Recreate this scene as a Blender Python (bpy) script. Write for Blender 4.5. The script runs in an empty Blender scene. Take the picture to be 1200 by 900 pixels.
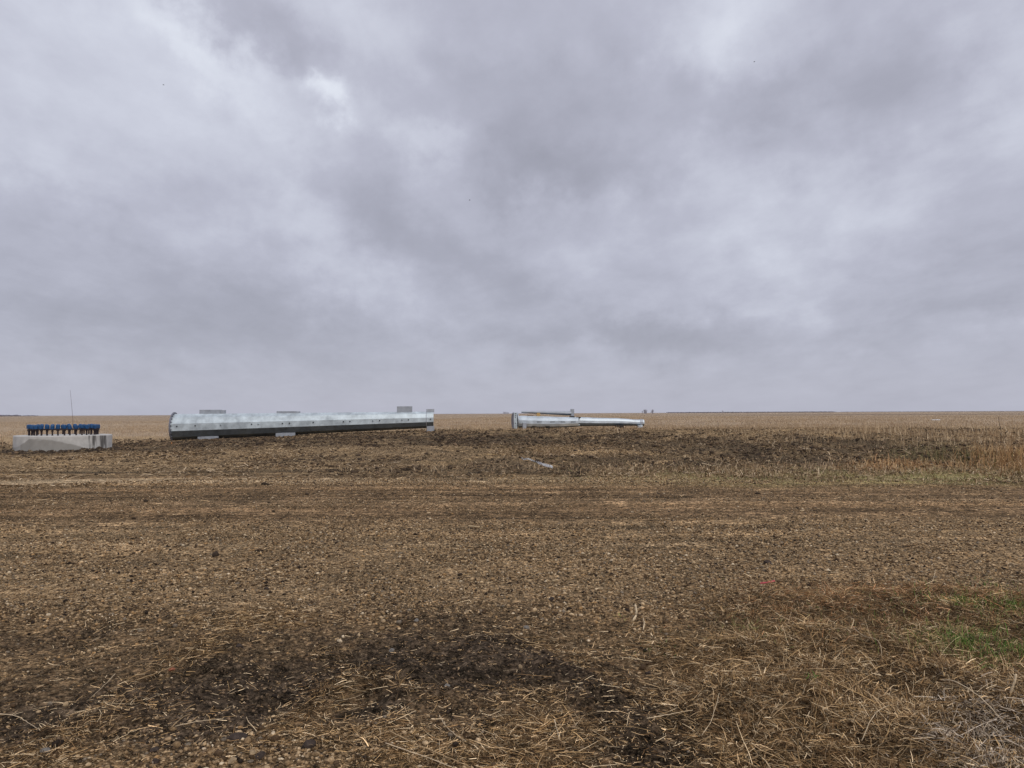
import bpy, math, random
import numpy as np
from mathutils import Vector, Matrix
rng = np.random.default_rng(7)
random.seed(7)
scene = bpy.context.scene
COL = scene.collection
PI = math.pi

# ------------------------------------------------------------------ camera
EYE = 1.65
F = 902.0
TH = math.atan(34.4 / F)
RO = math.radians(0.264)
f_ = np.array([0, math.cos(TH), math.sin(TH)])
u0 = np.array([0, -math.sin(TH), math.cos(TH)])
r0 = np.array([1.0, 0, 0])
r_ = r0 * math.cos(RO) - u0 * math.sin(RO)
u_ = u0 * math.cos(RO) + r0 * math.sin(RO)
CAM = np.array([0, 0, EYE])
cam_d = bpy.data.cameras.new('camera')
cam = bpy.data.objects.new('camera', cam_d)
COL.objects.link(cam)
cam_d.sensor_width = 36.0
cam_d.lens = 36.0 * F / 1200.0
cam_d.clip_start = 0.05
cam_d.clip_end = 20000
m = Matrix(((r_[0], u_[0], -f_[0], 0), (r_[1], u_[1], -f_[1], 0), (r_[2], u_[2], -f_[2], EYE), (0, 0, 0, 1)))
cam.matrix_world = m
scene.camera = cam

def ray(px, py):
    return r_ * (px - 600) / F - u_ * (py - 450) / F + f_
def Pz(px, py, z=0.0):                      # where the photo's sight line meets height z
    d = ray(px, py); t = (z - EYE) / d[2]
    return CAM + d * t
def Pd(px, py, Y):                          # where it meets depth Y
    d = ray(px, py); return CAM + d * (Y / d[1])
def project(x, y, z):
    q = np.stack([x, y, z - EYE], -1)
    c = q @ f_
    c = np.where(c < 0.3, 0.3, c)
    return 600 + F * (q @ r_) / c, 450 - F * (q @ u_) / c

# ------------------------------------------------------------------ numpy noise
def _hash(ix, iy, seed):
    h = (ix.astype(np.int64) * 374761393 + iy.astype(np.int64) * 668265263 + seed * 1442695041) & 0xFFFFFFFF
    h = ((h ^ (h >> 13)) * 1274126177) & 0xFFFFFFFF
    h = h ^ (h >> 16)
    return (h & 0xFFFFFF) / float(0xFFFFFF)
def vnoise(x, y, seed=0):
    ix = np.floor(x); iy = np.floor(y)
    fx = x - ix; fy = y - iy
    fx = fx * fx * (3 - 2 * fx); fy = fy * fy * (3 - 2 * fy)
    a = _hash(ix, iy, seed); b = _hash(ix + 1, iy, seed)
    c = _hash(ix, iy + 1, seed); d = _hash(ix + 1, iy + 1, seed)
    return (a + (b - a) * fx) * (1 - fy) + (c + (d - c) * fx) * fy
def fbm(x, y, scale, octs=4, seed=0, rough=0.5):
    t = 0; a = 1; n = 0
    for o in range(octs):
        c, s = math.cos(o * 1.1), math.sin(o * 1.1)
        k = 2.03 ** o / scale
        t = t + a * vnoise((x * c - y * s) * k + 17 * o, (x * s + y * c) * k - 9 * o, seed + o)
        n += a; a *= rough
    return t / n            # 0..1
def sm(x, a, b):
    t = np.clip((x - a) / (b - a), 0, 1)
    return t * t * (3 - 2 * t)
def blobs(px, py, lst):
    t = np.zeros_like(px)
    for cx, cy, rx, ry, rot, w in lst:
        c, s = math.cos(math.radians(rot)), math.sin(math.radians(rot))
        dx, dy = px - cx, py - cy
        a = (dx * c + dy * s) / rx; b = (-dx * s + dy * c) / ry
        t = t + w * np.exp(-(a * a + b * b) ** 1.4)
    return t

# ------------------------------------------------------------------ where things lie (plan masks, in metres, traced from the photo)
# straw mass in the right foreground, straw heaps, dark wet soil, coarse gravel ...
STRAW = [(1010, 860, 240, 95, 0, 1.3), (1180, 770, 200, 75, 0, 1.0), (900, 790, 95, 60, 0, .75), (1000, 710, 190, 26, 0, .62),
         (650, 880, 85, 50, 0, .95), (500, 890, 100, 28, 15, .9), (372, 818, 60, 16, -28, .7), (350, 862, 90, 14, -10, .4), (250, 758, 80, 14, -32, .6),
         (300, 728, 80, 10, 0, .55), (70, 872, 95, 22, -18, .6), (700, 798, 90, 15, 38, .62), (780, 760, 90, 20, 20, .35), (455, 800, 70, 14, 20, .3), (380, 760, 40, 8, 0, .2)]
DARK = [(250, 800, 330, 55, -10, .46), (150, 850, 260, 30, 0, .4), (640, 830, 190, 70, 25, .5), (600, 785, 130, 34, 8, .9), (735, 850, 45, 75, -35, .95), (440, 805, 190, 38, -10, .62), (205, 835, 150, 30, -16, .62), (90, 742, 150, 12, -8, .35), (340, 795, 110, 26, -16, .35),
        (80, 745, 130, 16, -12, .3), (40, 850, 110, 24, 0, .45), (520, 865, 180, 24, 0, .5), (420, 845, 60, 30, 0, .3),
        (760, 880, 60, 40, 0, .6), (840, 730, 60, 22, 0, .3), (1000, 860, 230, 60, 0, .5)]
BANKD = [(560, 515, 200, 7, 0, .9), (250, 521, 190, 6, -1, .75), (60, 529, 110, 4, 0, .7), (520, 553, 160, 14, 0, .55), (330, 540, 120, 7, 0, .25), (760, 520, 140, 9, 0, .4), (870, 538, 170, 12, 0, .9),
         (950, 522, 130, 10, 0, .7), (1110, 532, 90, 15, 0, .9), (700, 545, 90, 8, 0, .3), (1100, 507, 60, 4, 0, .35), (590, 570, 60, 4, 0, .2), (30, 506, 20, 1.2, 0, .3), (160, 507, 14, 1.4, 0, .9), (640, 543, 40, 3.5, 25, .8), (795, 495, 9, 1.2, 0, .8), (1130, 504, 26, 2.2, 0, .9)]
BANKL = [(640, 528, 80, 8, 0, .7), (1050, 502, 140, 7, 0, .5), (820, 560, 260, 6, 0, .7), (200, 535, 220, 6, 0, .35), (720, 530, 90, 7, 0, .35)]
GREEN = [(1000, 563, 300, 8, 0, .8), (1190, 558, 120, 9, 0, .6), (1100, 531, 60, 12, 0, .3), (1130, 755, 50, 18, 0, .7), (1190, 725, 50, 28, 0, .5), (880, 745, 70, 12, 0, .25), (1130, 712, 18, 8, 0, .6)]
RUST = [(1085, 546, 90, 8, 0, .7), (1185, 530, 45, 20, 0, .9), (1000, 548, 90, 4, 0, .3), (1080, 700, 200, 30, 0, .35)]

RIDGE = []
_rp = [Pz(560, 768)[:2], Pz(632, 778)[:2], Pz(690, 812)[:2], Pz(735, 855)[:2], Pz(775, 915)[:2]]
for _i in range(4): RIDGE.append((tuple(_rp[_i]), tuple(_rp[_i + 1])))
def height_macro(x, y):
    z = 0.5 * sm(y, 23.5, 46) * sm(x, -25, -3.5)
    z = z + 0.03 * (fbm(x, y, 3.0, 3, 5) - .5) * sm(y, 22, 30)
    # rough spoil bank on the right, beyond the road
    b = sm(y, 22.5, 26) * (1 - sm(y, 44, 56)) * sm(x, -8, 2)
    z = z + b * 0.50 * (fbm(x, y * 1.3, 1.7, 5, 11, .55) - .5)
    # road crown and wheel tracks
    road = sm(y, 6.5, 9) * (1 - sm(y, 17, 21))
    z = z + road * (0.05 * np.sin(PI * np.clip((y - 7) / 13, 0, 1)))
    z = z + road * .05 * (fbm(x * .05, y + .02 * x, .42, 3, 161, .6) - .5)
    z = z - 0.025 * (np.exp(-((y - 13.2) / .35) ** 2) + np.exp(-((y - 15.6) / .35) ** 2))
    # verge in front
    n = 1 - sm(y, 5.5, 7.5)
    z = z + n * 0.10 * (fbm(x, y, 1.1, 3, 21) - .5)
    return z

def masks(x, y):
    z = 0.0 + 0.5 * sm(y, 23.5, 46) * sm(x, -25, -3.5)
    px, py = project(x, y, z)
    front = (y > 1.0).astype(float)
    # warp for uneven outlines
    w = 28 * (fbm(x, y, .8, 3, 31) - .5) * np.clip((py - 600) / 200, 0, 1)
    wx = px + w * 1.6 + 60 * (fbm(x, y, 3, 3, 41) - .5) * (1 - np.clip((py - 560) / 60, 0, 1))
    k = np.clip((py - 490) / 80, .05, 1)
    wy = py + w + 9 * (fbm(x, y, 2.5, 3, 43) - .5) * (1 - np.clip((py - 560) / 60, 0, 1)) * k
    M = {}
    M['straw'] = np.clip(blobs(wx, wy, STRAW) * front, 0, 1)
    M['dark'] = np.clip(blobs(wx, wy, DARK) * front * (.72 + .5 * sm(fbm(x, y, .28, 4, 47, .6), .33, .62)), 0, 1)
    M['bankd'] = np.clip(blobs(wx, wy, BANKD) * front, 0, 1)
    M['bankl'] = np.clip(blobs(wx, wy, BANKL) * front, 0, 1)
    M['green'] = np.clip(blobs(wx, wy, GREEN) * front, 0, 1)
    M['rust'] = np.clip(blobs(wx, wy, RUST) * front, 0, 1)
    q = np.zeros_like(x) + 99.0
    for (ax, ay), (bx, by) in RIDGE:
        vx, vy = bx - ax, by - ay; L2 = vx * vx + vy * vy
        t = np.clip(((x - ax) * vx + (y - ay) * vy) / L2, 0, 1)
        q = np.minimum(q, np.hypot(x - ax - t * vx, y - ay - t * vy))
    rd = np.exp(-(q * (1 + 1.6 * (fbm(x, y, .35, 4, 49, .6) - .5)) / .25) ** 2)
    M['ridge'] = rd
    M['dark'] = np.clip(np.maximum(M['dark'], rd * (.8 + .3 * fbm(x, y, .2, 2, 48))), 0, 1)
    M['straw'] = M['straw'] * (1 - .88 * rd)
    M['px'] = px; M['py'] = py; M['front'] = front
    return M

def height(x, y, M=None):
    z = height_macro(x, y)
    if M is None: M = masks(x, y)
    near = 1 - sm(y, 60, 90)
    clod = fbm(x, y, .22, 4, 51, .55)
    cl = np.clip((clod - .5) * 2.2, -1, 1)
    road = sm(y, 6.3, 8) * (1 - sm(y, 19, 21.5))
    amp = .014 * (1 - road) + .005 * road + .07 * M['bankd'] + .042 * M['dark'] + .012 * sm(y, 22, 26)
    z = z + near * amp * cl
    z = z + near * .005 * (fbm(x, y, .05, 3, 61) - .5) * (1 + M['dark'] * 2.5)
    z = z + M['straw'] * (.03 + .16 * (fbm(x, y, .38, 3, 65) - .42) * sm(M['px'], 740, 860))
    z = z + M['ridge'] * .07
    return z

# ------------------------------------------------------------------ material helpers
def newmat(name):
    mt = bpy.data.materials.new(name); mt.use_nodes = True
    nt = mt.node_tree; nt.nodes.clear()
    out = nt.nodes.new('ShaderNodeOutputMaterial')
    b = nt.nodes.new('ShaderNodeBsdfPrincipled')
    nt.links.new(b.outputs[0], out.inputs[0])
    return mt, nt, b
def N(nt, t, **kw):
    n = nt.nodes.new(t)
    for k, v in kw.items():
        if k in n.inputs: n.inputs[k].default_value = v
        else: setattr(n, k, v)
    return n
def noise(nt, scale, detail=6, rough=.6, vec=None):
    n = N(nt, 'ShaderNodeTexNoise'); n.inputs['Scale'].default_value = scale
    n.inputs['Detail'].default_value = detail; n.inputs['Roughness'].default_value = rough
    if vec is not None: nt.links.new(vec, n.inputs['Vector'])
    return n
def ramp(nt, fac, stops):
    r = N(nt, 'ShaderNodeValToRGB'); el = r.color_ramp.elements
    while len(el) < len(stops): el.new(.5)
    for e, (p, c) in zip(el, stops):
        e.position = p; e.color = (c, c, c, 1) if isinstance(c, (int, float)) else (*c, 1)
    nt.links.new(fac, r.inputs[0]); return r
def mixc(nt, a, b, fac, mode='MIX'):
    mx = N(nt, 'ShaderNodeMix', data_type='RGBA', blend_type=mode)
    for s, v in ((6, a), (7, b)):
        if isinstance(v, tuple): mx.inputs[s].default_value = (*v, 1)
        else: nt.links.new(v, mx.inputs[s])
    if isinstance(fac, (int, float)): mx.inputs[0].default_value = fac
    else: nt.links.new(fac, mx.inputs[0])
    return mx.outputs[2]

def ground_material():
    mt, nt, b = newmat('soil_and_gravel')
    tc = N(nt, 'ShaderNodeTexCoord')
    at = N(nt, 'ShaderNodeAttribute', attribute_name='gcol')
    at2 = N(nt, 'ShaderNodeAttribute', attribute_name='gfx')      # r = speckle amount, g = damp
    P = tc.outputs['Object']
    n1 = noise(nt, 0.9, 12, .68, P)
    r1 = ramp(nt, n1.outputs[0], [(.34, .55), (.5, 1.0), (.66, 1.6)])
    c = mixc(nt, at.outputs['Color'], r1.outputs[0], 1.0, 'MULTIPLY')
    n2 = noise(nt, 28, 5, .7, P)
    r2 = ramp(nt, n2.outputs[0], [(.40, .12), (.48, .8), (.55, 1.3), (.62, 2.5)])  # dark end of the ramp paints shadowed gaps between the grains
    c = mixc(nt, c, r2.outputs[0], .85, 'MULTIPLY')
    n6 = noise(nt, 9, 4, .75, P)
    r6 = ramp(nt, n6.outputs[0], [(.39, .22), (.47, .8), (.54, 1.15), (.61, 2.1)])
    c = mixc(nt, c, r6.outputs[0], .8, 'MULTIPLY')
    # pale chips of chaff and grit pressed in the soil
    mp = N(nt, 'ShaderNodeMapping'); mp.inputs['Scale'].default_value = (1, 1, 1)
    nt.links.new(P, mp.inputs[0])
    n3 = noise(nt, 75, 3, .75, mp.outputs[0])
    r3 = ramp(nt, n3.outputs[0], [(.55, 0.0), (.60, 1.0)])
    sp = N(nt, 'ShaderNodeSeparateColor'); nt.links.new(at2.outputs['Color'], sp.inputs[0])
    mu = N(nt, 'ShaderNodeMath', operation='MULTIPLY')
    nt.links.new(r3.outputs[0], mu.inputs[0]); nt.links.new(sp.outputs[0], mu.inputs[1])
    c = mixc(nt, c, (.52, .40, .25), mu.outputs[0])
    n5 = noise(nt, 55, 3, .75, P)
    r5 = ramp(nt, n5.outputs[0], [(.40, 1.0), (.45, 0.0)])
    mu2 = N(nt, 'ShaderNodeMath', operation='MULTIPLY'); nt.links.new(r5.outputs[0], mu2.inputs[0]); nt.links.new(sp.outputs[0], mu2.inputs[1])
    c = mixc(nt, c, (.022, .014, .008), mu2.outputs[0])  # dark specks: shadow in the small gaps, painted into the colour
    nt.links.new(c, b.inputs['Base Color'])
    b.inputs['Roughness'].default_value = .92
    b.inputs['Specular IOR Level'].default_value = .04
    bp = N(nt, 'ShaderNodeBump'); bp.inputs['Strength'].default_value = .9; bp.inputs['Distance'].default_value = .012
    n4 = noise(nt, 45, 6, .7, P)
    nt.links.new(n4.outputs[0], bp.inputs['Height']); nt.links.new(bp.outputs[0], b.inputs['Normal'])
    return mt
MG = ground_material()

def attr_material(name, rough=.8, var=.35, scale=150, spec=.08):
    mt, nt, b = newmat(name)
    at = N(nt, 'ShaderNodeAttribute', attribute_name='col')
    tc = N(nt, 'ShaderNodeTexCoord')
    n1 = noise(nt, scale, 3, .6, tc.outputs['Object'])
    r1 = ramp(nt, n1.outputs[0], [(.3, 1 - var), (.7, 1 + var)])
    c = mixc(nt, at.outputs['Color'], r1.outputs[0], 1.0, 'MULTIPLY')
    nt.links.new(c, b.inputs['Base Color'])
    b.inputs['Roughness'].default_value = rough
    b.inputs['Specular IOR Level'].default_value = spec
    return mt
M_STRAW = attr_material('dry_straw_fibre', .75, .3, 120)
M_STONE = attr_material('gravel_stone', .85, .4, 90)

# ------------------------------------------------------------------ mesh from arrays
def mesh_np(name, V, faces, mat, cols=None, smooth=False, parent=None, attr='col', extra=None):
    """faces: (n,k) int array, or list of such arrays"""
    if not isinstance(faces, list): faces = [faces]
    me = bpy.data.meshes.new(name)
    me.vertices.add(len(V)); me.vertices.foreach_set('co', np.ascontiguousarray(V, dtype=np.float32).ravel())
    loops = np.concatenate([f.ravel() for f in faces]).astype(np.int32)
    tot = np.concatenate([np.full(len(f), f.shape[1]) for f in faces]).astype(np.int32)
    start = (np.cumsum(tot) - tot).astype(np.int32)
    me.loops.add(len(loops)); me.loops.foreach_set('vertex_index', loops)
    me.polygons.add(len(tot)); me.polygons.foreach_set('loop_start', start); me.polygons.foreach_set('loop_total', tot)
    if smooth: me.polygons.foreach_set('use_smooth', np.ones(len(tot), dtype=bool))
    me.update(calc_edges=True)
    for an, cc in ([(attr, cols)] if cols is not None else []) + (extra or []):
        a = me.color_attributes.new(an, 'FLOAT_COLOR', 'POINT')
        c4 = np.ones((len(V), 4), dtype=np.float32); c4[:, :3] = cc
        a.data.foreach_set('color', c4.ravel())
    me.materials.append(mat)
    o = bpy.data.objects.new(name, me); COL.objects.link(o)
    if parent is not None: o.parent = parent
    return o
def tag(o, label=None, cat=None, group=None, kind=None):
    if label: o['label'] = label
    if cat: o['category'] = cat
    if group: o['group'] = group
    if kind: o['kind'] = kind
    return o
def empty(name, loc, rz=0.0):
    o = bpy.data.objects.new(name, None); COL.objects.link(o)
    o.location = tuple(loc); o.rotation_euler = (0, 0, rz); o.empty_display_size = .3
    return o

# ------------------------------------------------------------------ the ground sheet
def build_ground():
    r = [0.0]
    rr = .3
    while rr < 2.9: r.append(rr); rr *= 1.05
    while rr < 62: r.append(rr); rr *= 1.0036
    while rr < 9000: r.append(rr); rr *= 1.02
    r = np.array(r[1:])
    a_in = np.radians(np.arange(-43, 43.001, .19))
    a_out = np.radians(np.linspace(43, 317, 90)[1:-1])
    a = np.concatenate([a_in, a_out])                  # azimuth from +Y towards +X
    nr, na = len(r), len(a)
    R, A = np.meshgrid(r, a, indexing='ij')
    x = (R * np.sin(A)).ravel(); y = (R * np.cos(A)).ravel()
    M = masks(x, y)
    z = height(x, y, M)
    # colour
    n_a = fbm(x, y, 6, 4, 71)[:, None]; n_b = fbm(x, y, .7, 4, 81)[:, None]; n_s = fbm(x * .25, y, 2.2, 4, 91)[:, None]
    def C(*v): return np.array(v)[None, :]
    soil = C(.19, .128, .075)
    brown = C(.185, .128, .080)
    grav = C(.235, .166, .101)
    dark = C(.056, .043, .034)
    fieldc = C(.42, .315, .21)
    bankd = C(.062, .045, .031)
    bankl = C(.40, .28, .165)
    green = C(.25, .235, .10)
    rust = C(.24, .155, .09)
    strawu = C(.11, .068, .034)
    col = soil * (.8 + .45 * n_a) * np.ones((len(x), 3))
    def mix(c, d, w):
        w = np.clip(w, 0, 1); w = w[:, None] if w.ndim == 1 else w
        return c * (1 - w) + d * w
    # road bands
    yy = y + .5 * (fbm(x, y, 4, 3, 101) - .5)
    band_s = sm(yy, 10.6, 12.2) * (1 - sm(yy, 17.0, 18.2))         # smooth, packed brown
    band_g1 = sm(yy, 6.2, 7.4) * (1 - sm(yy, 10.8, 12.2))
    band_g2 = sm(yy, 18.0, 18.6) * (1 - sm(yy, 19.6, 20.4))
    col = mix(col, brown * (.85 + .3 * n_s), band_s)
    col = mix(col, grav * (.8 + .4 * n_b), band_g1 * .8)
    col = mix(col, C(.46, .36, .25), band_g2 * (.55 + .4 * n_s[:, 0]))
    col = mix(col, C(.40, .30, .20), .5 * np.exp(-((yy - 9.75) / .12) ** 2))
    col = mix(col, C(.16, .10, .055), .55 * np.exp(-((yy - 13.3) / .4) ** 2) + .6 * np.exp(-((yy - 16.6) / .5) ** 2))
    # beyond the road
    far = sm(yy, 20, 22)
    for yc, hw, k_ in ((12.5, .6, .85), (15.3, .55, .85), (17.4, .45, .9)):
        col = mix(col, C(.165, .112, .068), k_ * np.exp(-np.abs((yy - yc) / hw) ** 3))
    col = mix(col, C(.265, .188, .112) * (.7 + .6 * n_b), far)
    col = mix(col, bankl, M['bankl'] * .75 * (.4 + n_b[:, 0]))
    bn = sm(fbm(x, y * .7, 1.4, 5, 141, .6), .42, .58); col = mix(col, bankd * .75, np.clip(M['bankd'] * (.55 + .9 * bn), 0, 1))
    col = mix(col, bankd, .45 * far * (1 - M['bankl']) * sm(fbm(x, y * .6, .9, 4, 151, .6), .52, .60) * sm(x, -12, 0))
    col = mix(col, green, M['green'] * .75)
    col = mix(col, rust, M['rust'] * .6)
    # curved tyre marks of a machine that turned in front of the long pole section
    for ccx, ccy, cr_ in ((-11.5, 29.5, 5.6), (-11.5, 29.5, 7.5), (-2.5, 31.0, 6.0)):
        rr_ = np.hypot((x - ccx) * .62, y - ccy)
        w_ = np.exp(-((rr_ - cr_) / .28) ** 2) * sm(fbm(x, y, 1.2, 3, 181), .3, .6) * (y > 20.5)
        col = mix(col, C(.085, .060, .040), w_ * .6)
    # stubble field
    edge = 52 + 5 * (fbm(x, y, 9, 3, 111) - .5) - 14 * (1 - sm(x, -30, -16))
    fw = sm(y, edge - 1.5 + 3 * (fbm(x, y, 1.5, 3, 191) - .5), edge + 6)
    fs = fbm(x * .12, y, 12, 5, 121)[:, None]; fb = fbm(x * .1, y, 90, 4, 131)[:, None]
    fc = fieldc * (.72 + .4 * fs) * (.85 + .3 * fb)
    fc = mix(fc, fc * C(.62, .6, .6), sm(fs[:, 0], .56, .66) * .5)
    d = np.sqrt(x * x + y * y)
    # old tillage line on the right, seen as a darker dashed strip
    fc = mix(fc, C(.15, .11, .085), (np.exp(-((y - 330 + .15 * x) / 40) ** 2)) * sm(x, 60, 120) * .75 * (.5 + 1.0 * fs[:, 0]))
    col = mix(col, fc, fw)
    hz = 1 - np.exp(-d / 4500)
    col = mix(col, C(.36, .33, .33), hz * .9)  # distance haze blended into the ground colour
    # near verge
    col = mix(col, dark * (.8 + .5 * n_b), M['dark'] * .95)
    col = mix(col, strawu, M['straw'] * .75)
    fx = np.zeros((len(x), 3))
    fx[:, 0] = np.clip(.42 + .35 * band_g1 + .3 * band_g2 - .15 * band_s - .22 * np.exp(-np.abs((yy - 12.5) / .6) ** 3) - .22 * np.exp(-np.abs((yy - 15.3) / .55) ** 3) - .33 * M['dark'] + .25 * M['straw'] + .35 * far, .08, .85) * (1 - .5 * fw)
    # long narrow wheel and blade lines parallel to the road
    ln = fbm(x * .05, y + .02 * x, .42, 3, 161, .6); ln2 = fbm(x * .03, y + .015 * x, 1.3, 2, 171)
    lw = sm(y, 6.2, 8.5) * (1 - .75 * sm(y, 22, 27)) * (1 - fw)
    col = col * (1 + lw[:, None] * (1.7 * (ln[:, None] - .5) + 1.1 * (ln2[:, None] - .5) + 1.0 * (fbm(x * .06, y + .02 * x, .17, 2, 165)[:, None] - .5)))
    col = np.clip(col, .01, .9) * np.where((y < 60)[:, None], np.array([[1.0, .955, .83]]), 1.0) * (1 - .20 * (1 - sm(y, 5.5, 9)))[:, None]
    V = np.stack([x, y, z], 1)
    V = np.concatenate([V, [[0, 0, height(np.array([0.]), np.array([0.]))[0]]]])
    col = np.concatenate([col, [[.15, .11, .07]]]); fx = np.concatenate([fx, [[.3, 0, 0]]])
    idx = np.arange(nr * na).reshape(nr, na)
    i2 = np.roll(idx, -1, axis=1)
    quads = np.stack([idx[:-1], i2[:-1], i2[1:], idx[1:]], -1)    # clockwise azimuth
    quads = quads[..., ::-1].reshape(-1, 4)
    tri = np.stack([np.full(na, nr * na), i2[0], idx[0]], -1)
    cy = y[quads].mean(1); e = edge[quads].mean(1)
    road = (cy > 6.4) & (cy < 20.6)
    field = (cy > e + 1) & ~road
    rest = ~(road | field)
    def sub(name, sel, tris=None, label=None):
        q = quads[sel]
        fl = [q] + ([tris] if tris is not None else [])
        used = np.unique(np.concatenate([t.ravel() for t in fl]))
        mp = np.zeros(len(V), dtype=np.int64); mp[used] = np.arange(len(used))
        fl = [mp[t] for t in fl]
        o = mesh_np(name, V[used], fl, MG, col[used], True, attr='gcol', extra=[('gfx', fx[used])])
        tag(o, label, None, None, 'structure')
    sub('ground', rest, tri, 'bare brown soil verge and dark spoil bank either side of the gravel road')
    sub('gravel_road', road, None, 'brown gravel road running across the photo')
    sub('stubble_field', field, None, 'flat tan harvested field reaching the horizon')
build_ground()

# ------------------------------------------------------------------ scattered geometry
ICO_V = None
def ico():
    p = (1 + 5 ** .5) / 2
    v = np.array([(-1, p, 0), (1, p, 0), (-1, -p, 0), (1, -p, 0), (0, -1, p), (0, 1, p), (0, -1, -p), (0, 1, -p), (p, 0, -1), (p, 0, 1), (-p, 0, -1), (-p, 0, 1)], float)
    v /= np.linalg.norm(v[0])
    f = np.array([(0, 11, 5), (0, 5, 1), (0, 1, 7), (0, 7, 10), (0, 10, 11), (1, 5, 9), (5, 11, 4), (11, 10, 2), (10, 7, 6), (7, 1, 8), (3, 9, 4), (3, 4, 2), (3, 2, 6), (3, 6, 8), (3, 8, 9), (4, 9, 5), (2, 4, 11), (6, 2, 10), (8, 6, 7), (9, 8, 1)])
    return v, f
def subdiv(v, f):
    v = list(map(tuple, v)); cache = {}; out = []
    def mid(a, b):
        k = (min(a, b), max(a, b))
        if k not in cache:
            q = (np.array(v[a]) + np.array(v[b])) / 2; q /= np.linalg.norm(q)
            v.append(tuple(q)); cache[k] = len(v) - 1
        return cache[k]
    for a, b, c in f:
        ab, bc, ca = mid(a, b), mid(b, c), mid(c, a)
        out += [(a, ab, ca), (b, bc, ab), (c, ca, bc), (ab, bc, ca)]
    return np.array(v), np.array(out)
OCT_V = np.array([(1, 0, 0), (0, 1, 0), (-1, 0, 0), (0, -1, 0), (0, 0, 1), (0, 0, -1)], float)
OCT_F = np.array([(0, 1, 4), (1, 2, 4), (2, 3, 4), (3, 0, 4), (1, 0, 5), (2, 1, 5), (3, 2, 5), (0, 3, 5)])

def stones(name, P, S, base_v, base_f, cols, mat, smooth=False, jitter=.25, flat=(.45, .8), sink=.25):
    n = len(P); k = len(base_v)
    V = np.repeat(base_v[None], n, 0) * (1 + jitter * rng.uniform(-1, 1, (n, k, 1)))
    sc = np.stack([rng.uniform(.8, 1.35, n), rng.uniform(.65, 1.0, n), rng.uniform(*flat, n)], 1)
    V = V * sc[:, None, :] * S[:, None, None]
    a = rng.uniform(0, 2 * PI, n); ca, sa = np.cos(a)[:, None], np.sin(a)[:, None]
    t = rng.normal(0, .25, n); ct, st = np.cos(t)[:, None], np.sin(t)[:, None]
    x, y, z = V[..., 0], V[..., 1], V[..., 2]
    y, z = y * ct - z * st, y * st + z * ct
    x, y = x * ca - y * sa, x * sa + y * ca
    V = np.stack([x, y, z], -1) + P[:, None, :]
    V[..., 2] += (S * sc[:, 2] * (1 - sink * 2))[:, None]
    Fc = base_f[None] + (np.arange(n) * k)[:, None, None]
    C = np.repeat(cols[:, None, :], k, 1)
    return mesh_np(name, V.reshape(-1, 3), Fc.reshape(-1, base_f.shape[1]), mat, C.reshape(-1, 3), smooth)

def palette(n, cols, w, var=.2):
    cols = np.array(cols); i = rng.choice(len(cols), n, p=np.array(w) / sum(w))
    return cols[i] * rng.uniform(1 - var, 1 + var, (n, 1))

STONE_COLS = [(.36, .25, .14), (.24, .16, .085), (.52, .38, .225), (.09, .058, .033), (.21, .17, .125), (.03, .022, .017), (.38, .235, .11), (.62, .50, .34)]
STONE_W = [24, 24, 12, 24, 5, 8, 5, 3]

def sample_frustum(n, d0, d1, power=1.0, amax=37.5, bias=None):
    """points with density falling off as distance^-power"""
    u = rng.uniform(0, 1, n)
    e = 2 - power
    if abs(e) < 1e-6: d = d0 * (d1 / d0) ** u
    else: d = (d0 ** e + u * (d1 ** e - d0 ** e)) ** (1 / e)
    a = np.radians(rng.uniform(-amax, amax, n))
    return d * np.sin(a), d * np.cos(a)
def on_ground(x, y):
    M = masks(x, y)
    return np.stack([x, y, height(x, y, M)], 1), M

def gravel():
    # coarse gravel of the near part of the road: density per pixel fairly even
    x, y = sample_frustum(330000, 2.9, 21.5, 1.15)
    P, M = on_ground(x, y)
    g1 = sm(y, 5.6, 7.2) * (1 - sm(y, 10.8, 12.2)); g2 = sm(y, 17.2, 18) * (1 - sm(y, 19.3, 20.6))
    mid = sm(y, 11, 12) * (1 - sm(y, 17, 18))
    clump = fbm(x, y, .8, 3, 201)
    mid = mid * (1 - .8 * np.exp(-np.abs((y - 12.5) / .6) ** 3)) * (1 - .8 * np.exp(-np.abs((y - 15.3) / .55) ** 3))
    dens = .95 * g1 + .85 * g2 + .62 * mid + .13 * (1 - sm(y, 5.6, 7.2)) + .0
    dens = dens * (.45 + 1.1 * sm(clump, .35, .62)) * (1 - .88 * M['dark']) * (1 - .85 * M['straw'])
    px, py = M['px'], M['py']
    dens = dens + .9 * np.exp(-((px - 300) / 190) ** 2 - ((py - 885) / 22) ** 2)
    keep = rng.uniform(0, 1, len(x)) < dens
    P = P[keep]; y = y[keep]; mid = mid[keep]; gg = (g1 + g2)[keep]
    S = rng.lognormal(math.log(.0070), .45, len(P)) * (1 + .22 * gg - .2 * mid) * (.78 + .035 * y)
    S = np.clip(S, .003, .026)
    C = palette(len(P), STONE_COLS, STONE_W, .25)
    near = y < 6.5
    v1, f1 = ico(); 
    o = stones('gravel', P[near], S[near], v1, f1, C[near], M_STONE, True, .18, (.5, .9), .3)
    tag(o, 'loose tan and grey gravel scattered over the near verge', 'gravel', None, 'stuff')
    n2 = ~near
    o = stones('gravel', P[n2], S[n2], OCT_V, OCT_F, C[n2], M_STONE, False, .25, (.4, .75), .3)
    tag(o, 'coarse brown gravel lying on the road surface', 'gravel', None, 'stuff')
gravel()

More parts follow.
